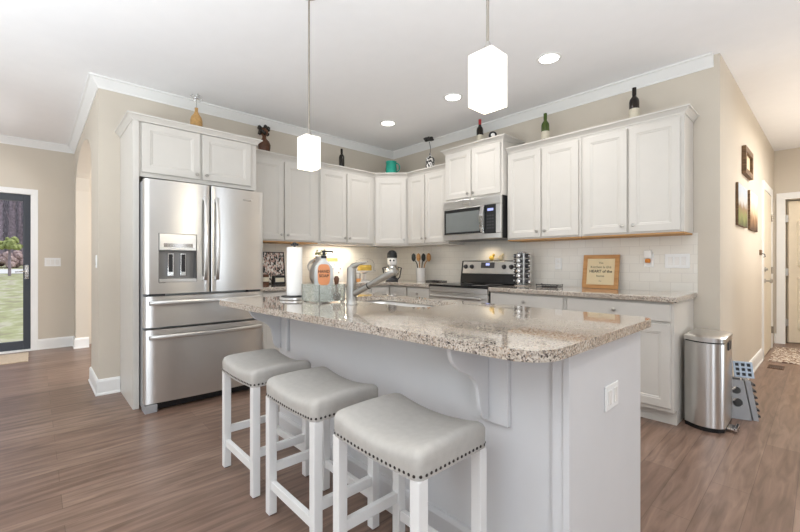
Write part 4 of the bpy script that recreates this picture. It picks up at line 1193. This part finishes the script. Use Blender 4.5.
# footed cake stand under a glass dome, with sweets jar
def dome(cx_, cy_, r, h, z): return MB().lathe([(r, 0), (r, h * .55), (r * .85, h * .8), (r * .5, h * .95), (.012, h), (.008, h + .01), (.016, h + .025), (.006, h + .035)], (cx_, cy_, z), 28, cap=False)
t = thing('cake_stand', 'white footed cake stand with domed glass cover and a knob', 'cake stand', (.42, -.86, Z0))
cx_, cy_ = .42, -.86
MB().lathe([(.07, 0), (.065, .01), (.02, .03), (.018, .10), (.05, .125), (.135, .132), (.138, .142)], (cx_, cy_, Z0), 28).build('stand', 'ceramic', t, smooth=True)
o = dome(cx_, cy_, .118, .15, Z0 + .1425).build('dome', 'pane', t, smooth=True)
mo = o.modifiers.new('solid', 'SOLIDIFY'); mo.thickness = .002
one(MB().lathe([(.085, 0), (.088, .01), (.088, .055), (.075, .068)], (cx_, cy_, Z0 + .1428), 24), 'cake', 'yellow', 'yellow cake under the glass dome', 'cake', smooth=True)
t = thing('sweets_jar', 'low glass jar of peach coloured sweets in front of the cake stand', 'jar', (.50, -1.07, Z0))
cx_, cy_ = .50, -1.07
o = MB().lathe([(.055, 0), (.07, .01), (.072, .10), (.062, .115)], (cx_, cy_, Z0), 24).build('body', mat('jar_glass', (.9, .88, .84), .05, trans=.6), t, smooth=True)
MB().lathe([(.064, .1155), (.064, .13), (.03, .14), (.012, .15), (.015, .165), (.005, .17)], (cx_, cy_, Z0), 24).build('lid', 'ceramic', t, smooth=True)
MB().lathe([(.0725, .012), (.0735, .05)], (cx_, cy_, Z0), 24, cap=False).build('sweets', 'peach', t, smooth=True)
# black-capped white jar on a chrome stand
cx_, cy_ = .47, -.45
t = thing('gumball_jar', 'black domed white and chrome figure-shaped jar in the worktop corner', 'jar', (cx_, cy_, Z0))
MB().lathe([(.075, 0), (.08, .01), (.07, .035), (.05, .05)], (cx_, cy_, Z0), 26).build('base', 'dark', t, smooth=True)
MB().lathe([(.05, .0505), (.085, .08), (.098, .12), (.09, .165), (.06, .20), (.045, .21)], (cx_, cy_, Z0), 26).build('bowl', 'chrome', t, smooth=True)
MB().lathe([(.055, .2105), (.062, .225), (.06, .30), (.05, .32)], (cx_, cy_, Z0), 26).build('neck', 'ceramic', t, smooth=True)
MB().lathe([(.066, .30), (.068, .32), (.062, .36), (.04, .39), (.012, .40)], (cx_, cy_, Z0), 26).build('cap', 'black', t, smooth=True)
vw = Vector((cam.location.x - cx_, cam.location.y - cy_, 0)).normalized(); rw = Vector((-vw.y, vw.x, 0))
mb = MB()
for s_2 in (-1, 1): mb.sphere(Vector((cx_, cy_, Z0 + .265)) + vw * .055 + rw * .022 * s_2, .013)
mb.build('face_marks', 'black', t, smooth=True)
mb = MB()
for s_2 in (-1, 1): mb.tube([Vector((cx_, cy_, Z0 + .18)) + rw * .07 * s_2, Vector((cx_, cy_, Z0 + .17)) + rw * .12 * s_2, Vector((cx_, cy_, Z0 + .05)) + rw * .10 * s_2, Vector((cx_, cy_, Z0 + .02)) + rw * .07 * s_2], .008, 8)
mb.build('arm', 'dark', t, smooth=True)
# utensil crock
cx_, cy_ = .735, -.19
t = thing('utensil_crock', 'white ceramic utensil crock on the worktop left of the range', 'crock', (cx_, cy_, Z0))
MB().lathe([(.052, 0), (.057, .006), (.058, .16), (.062, .17), (.054, .17), (.05, .16), (.05, .012)], (cx_, cy_, Z0), 26).build('body', 'ceramic', t, smooth=True)
UTN = [('black spatula leaning in the utensil crock towards the corner', 'olive', -.085, .01, 'spatula', .042), ('wooden spoon with a pale round bowl upright in the crock', 'wood', -.028, -.035, 'spoon', .042), ('black serving spoon in the crock beside the wooden spoon', 'olive', .034, .025, 'spoon', .042), ('brown wooden turner leaning in the crock towards the range', 'wood', .095, -.03, 'turner', .044), ('black slotted ladle at the back of the utensil crock', 'olive', -.025, .085, 'ladle', .028)]
for k, (lbl, m, lat, dep, nm, rr) in enumerate(UTN):
    dx, dy = .681 * lat - .732 * dep, .732 * lat + .681 * dep
    t = thing(nm, lbl, 'utensil', (cx_ + dx * .2, cy_ + dy * .2, Z0 + .014), 'utensils in the crock')
    b0 = Vector((cx_ + dx * .1, cy_ + dy * .2, Z0 + .016)); b1 = Vector((cx_ + dx * .55, cy_ + dy * .55, Z0 + .22)); b2 = Vector((cx_ + dx * 1.05, cy_ + dy * 1.1, Z0 + .305))
    MB().tube([b0, b1, b1.lerp(b2, .5)], .006, 8).build('handle', m, t, smooth=True)
    MB().sphere(b2, rr, (.8, .55, 1.3)).build('head', m, t, smooth=True)
t = thing('trivet', 'flat black wire trivet on the worktop left of the range', 'trivet', (1.03, -.22, Z0))
mb = MB()
for k in range(6): mb.tube([(.93 + k * .04, -.30, Z0 + .012), (.93 + k * .04, -.14, Z0 + .012)], .005, 6)
for y in (-.30, -.14): mb.tube([(.93, y, Z0 + .006), (1.13, y, Z0 + .006)], .0055, 6)
mb.build('wires', 'black', t)
# little birds on the range back
for k, (x, lbl) in enumerate(((1.72, 'small yellow ceramic bird shaker on the range back panel'), (1.84, 'small cream ceramic bird shaker on the range back panel, beside the yellow one'))):
    t = thing('bird_shaker', lbl, 'shaker', (x, -.053, 1.1755), 'bird shakers on the range')
    MB().sphere((x, -.053, 1.205), .030, (1.15, .65, 1)).build('body', 'yellow' if k == 0 else 'cream', t, smooth=True)
    MB().sphere((x + .024, -.053, 1.238), .016).build('head', 'yellow' if k == 0 else 'cream', t, smooth=True)
# spice carousel
cx_, cy_ = 2.165, -.16
t = thing('spice_rack', 'chrome revolving spice rack of round-lidded jars right of the range', 'spice rack', (cx_, cy_, Z0))
MB().lathe([(.085, 0), (.088, .008), (.06, .014)], (cx_, cy_, Z0), 28).build('base', 'chrome', t, smooth=True)
MB().box(cx_ - .042, cx_ + .042, cy_ - .042, cy_ + .042, Z0 + .0145, Z0 + .335).build('column', 'steel2', t, bevel=.006)
MB().lathe([(.06, .3355), (.062, .345), (.02, .352)], (cx_, cy_, Z0), 28).build('top_cap', 'chrome', t, smooth=True)
rt_ = Vector((.681, .732, 0)); jar0 = None
for fc_ in range(4):
    a = fc_ * math.pi / 2; d = Vector((math.cos(a), math.sin(a), 0))
    for r_ in range(6):
        c = Vector((cx_, cy_, Z0 + .045 + r_ * .052)) + d * .0435
        if jar0 is None:
            j = thing('spice_jar', 'small chrome-lidded spice jar lying in the revolving rack', 'jar', (0, 0, 0), 'spice jars in the rack')
            MB().lathe([(.021, 0), (.022, .004), (.022, .035)], (0, 0, 0), 16, axis=(1, 0, 0)).build('body', 'dark', j, smooth=True)
            MB().lathe([(.023, .0355), (.023, .048), (.018, .051)], (0, 0, 0), 16, axis=(1, 0, 0)).build('lid', 'chrome', j, smooth=True)
            jar0 = j; j.location = c; j.rotation_euler[2] = a
        else: copy_thing(jar0, c, jar0['label'], a)
# pen tray
t = thing('wire_tray', 'low black wire tray lying on the worktop between spice rack and framed sign', 'tray', (2.46, -.20, Z0))
mb = MB()
for y in (-.26, -.15): mb.tube([(2.37, y, Z0 + .03), (2.37, y, Z0 + .006), (2.58, y, Z0 + .006), (2.58, y, Z0 + .03)], .0045, 6)
for k in range(8): mb.tube([(2.38 + k * .027, -.26, Z0 + .022), (2.38 + k * .027, -.15, Z0 + .022)], .004, 6)
mb.build('wires', 'black', t)
# framed sign
t = thing('framed_sign', 'square oak framed sign with kitchen saying leaning on the tiles', 'sign', (2.90, -.07, Z0))
w, h, b_ = .31, .31, .035
FP = lambda a, b, c: Vector((2.895 + a, -.085 + b * .16 - c, Z0 + .001 + b * .985))
mb = MB()
for a in (-w / 2, w / 2 - b_): mb.loft(fbx(FP, a, a + b_, 0, h, 0, .02))
for b in (0, h - b_): mb.loft(fbx(FP, -w / 2 + b_, w / 2 - b_, b, b + b_, 0, .02))
mb.build('frame', 'wood', t, bevel=.002)
MB().loft(fbx(FP, -w / 2 + b_, w / 2 - b_, b_, h - b_, .002, .010)).build('print', 'cream', t)
FT2 = lambda a, b, c: FP(a, b + h / 2, .0102 + c)
text('The', FT2, .026, 'ink', t, (0, .080)); text('Kitchen is the', FT2, .032, 'ink', t, (0, .042)); text('HEART of the', FT2, .034, 'ink', t, (0, .002), .0008)
text('home', FT2, .03, 'ink', t, (0, -.040)); text('~', FT2, .04, 'ink', t, (0, -.085))

# ------------------------------------------------------------------ outdoors, seen through the entry door
GP = [(XF - .12, -.22), (-6, -.15), (-18, .72), (-24, .84), (-60, 2.0)]


def gz(x):
    for (xa, za), (xb, zb_) in zip(GP, GP[1:]):
        if xb <= x <= xa: return za + (zb_ - za) * (x - xa) / (xb - xa)
    return GP[0][1]


fg = lambda u, v, a: Vector((u, a, v))
struct(MB().prism(GP + [(-60, -1.2), (XF - .12, -1.2)], -30, 15, fg).build('ground', 'lawn'))
struct(MB().prism([(-18.2, gz(-18.2) + .004), (-23.8, gz(-23.8) + .004), (-23.8, gz(-23.8) + .012), (-18.2, gz(-18.2) + .012)], -30, 15, fg).build('road', 'road'))
struct(MB().box(-4.0, XF - .12, -5.4, -3.2, -.212, -.03).build('porch_step', 'road', bevel=.01))


def bush(loc, r, label, m, n=40, cat='shrub', name='shrub', stem=0.):
    t = thing(name, label, cat, loc); mb = MB(); c = Vector(loc) + Vector((0, 0, stem))
    for k in range(n):
        d = Vector((random.gauss(0, 1), random.gauss(0, 1), random.gauss(0, .6))).normalized() * r * (.4 + .6 * random.random())
        mb.sphere(c + Vector((d.x, d.y, abs(d.z) + r * .2)), r * (.16 + .14 * random.random()), sub=1)
    mb.build('foliage', m, t)
    mb = MB().tube([loc, c + Vector((0, 0, r * .4))], [.05, .035], 7); mb.build('stem', 'bark', t)


bush((-25.5, -7.0, gz(-25.5)), .85, 'low reddish shrub beyond the road, furthest from the door handle outside', 'bush')
bush((-25.8, -4.9, gz(-25.8)), .8, 'low reddish shrub beyond the road behind the topiary tree', 'bush')
bush((-25.5, -2.9, gz(-25.5)), .85, 'low reddish shrub beyond the road, hidden mostly by the door frame edge', 'bush')
bush((-17.2, -4.55, gz(-17.2)), .42, 'small green topiary tree with a bare stem on the lawn outside the entry door', 'bushgreen', 70, 'tree', 'topiary_tree', 1.0)
for k in range(44):
    x = -28.5 - 2.6 * ((k * 7) % 5) + random.uniform(-.2, .2); y = -11 + 16 * (k + .5) / 44
    t = thing('bare_tree', 'bare grey woodland tree beyond the road outside', 'tree', (x, y, gz(x)), 'bare trees beyond the road')
    hgt = 9 + 4 * random.random(); r = .10 + .14 * random.random(); lean = random.uniform(-.12, .12)
    mb = MB().tube([(x, y, gz(x) - .05), (x, y + lean * .4, hgt * .45), (x, y + lean, hgt)], [r, r * .7, r * .25], 7)
    for j in range(7):
        z = 2.6 + j * 1.0; s_2 = random.choice((-1, 1)); L2 = .15 + .12 * random.random()
        mb.tube([(x, y + lean * z / hgt, z), (x + random.uniform(-.9, .9), y + s_2 * L2, z + 1.1)], [r * .35, r * .1], 5)
    mb.build('trunk', 'bark', t)
struct(MB().box(-42, -41, -30, 15, -.22, 14).build('trim_woodland', 'woods'))
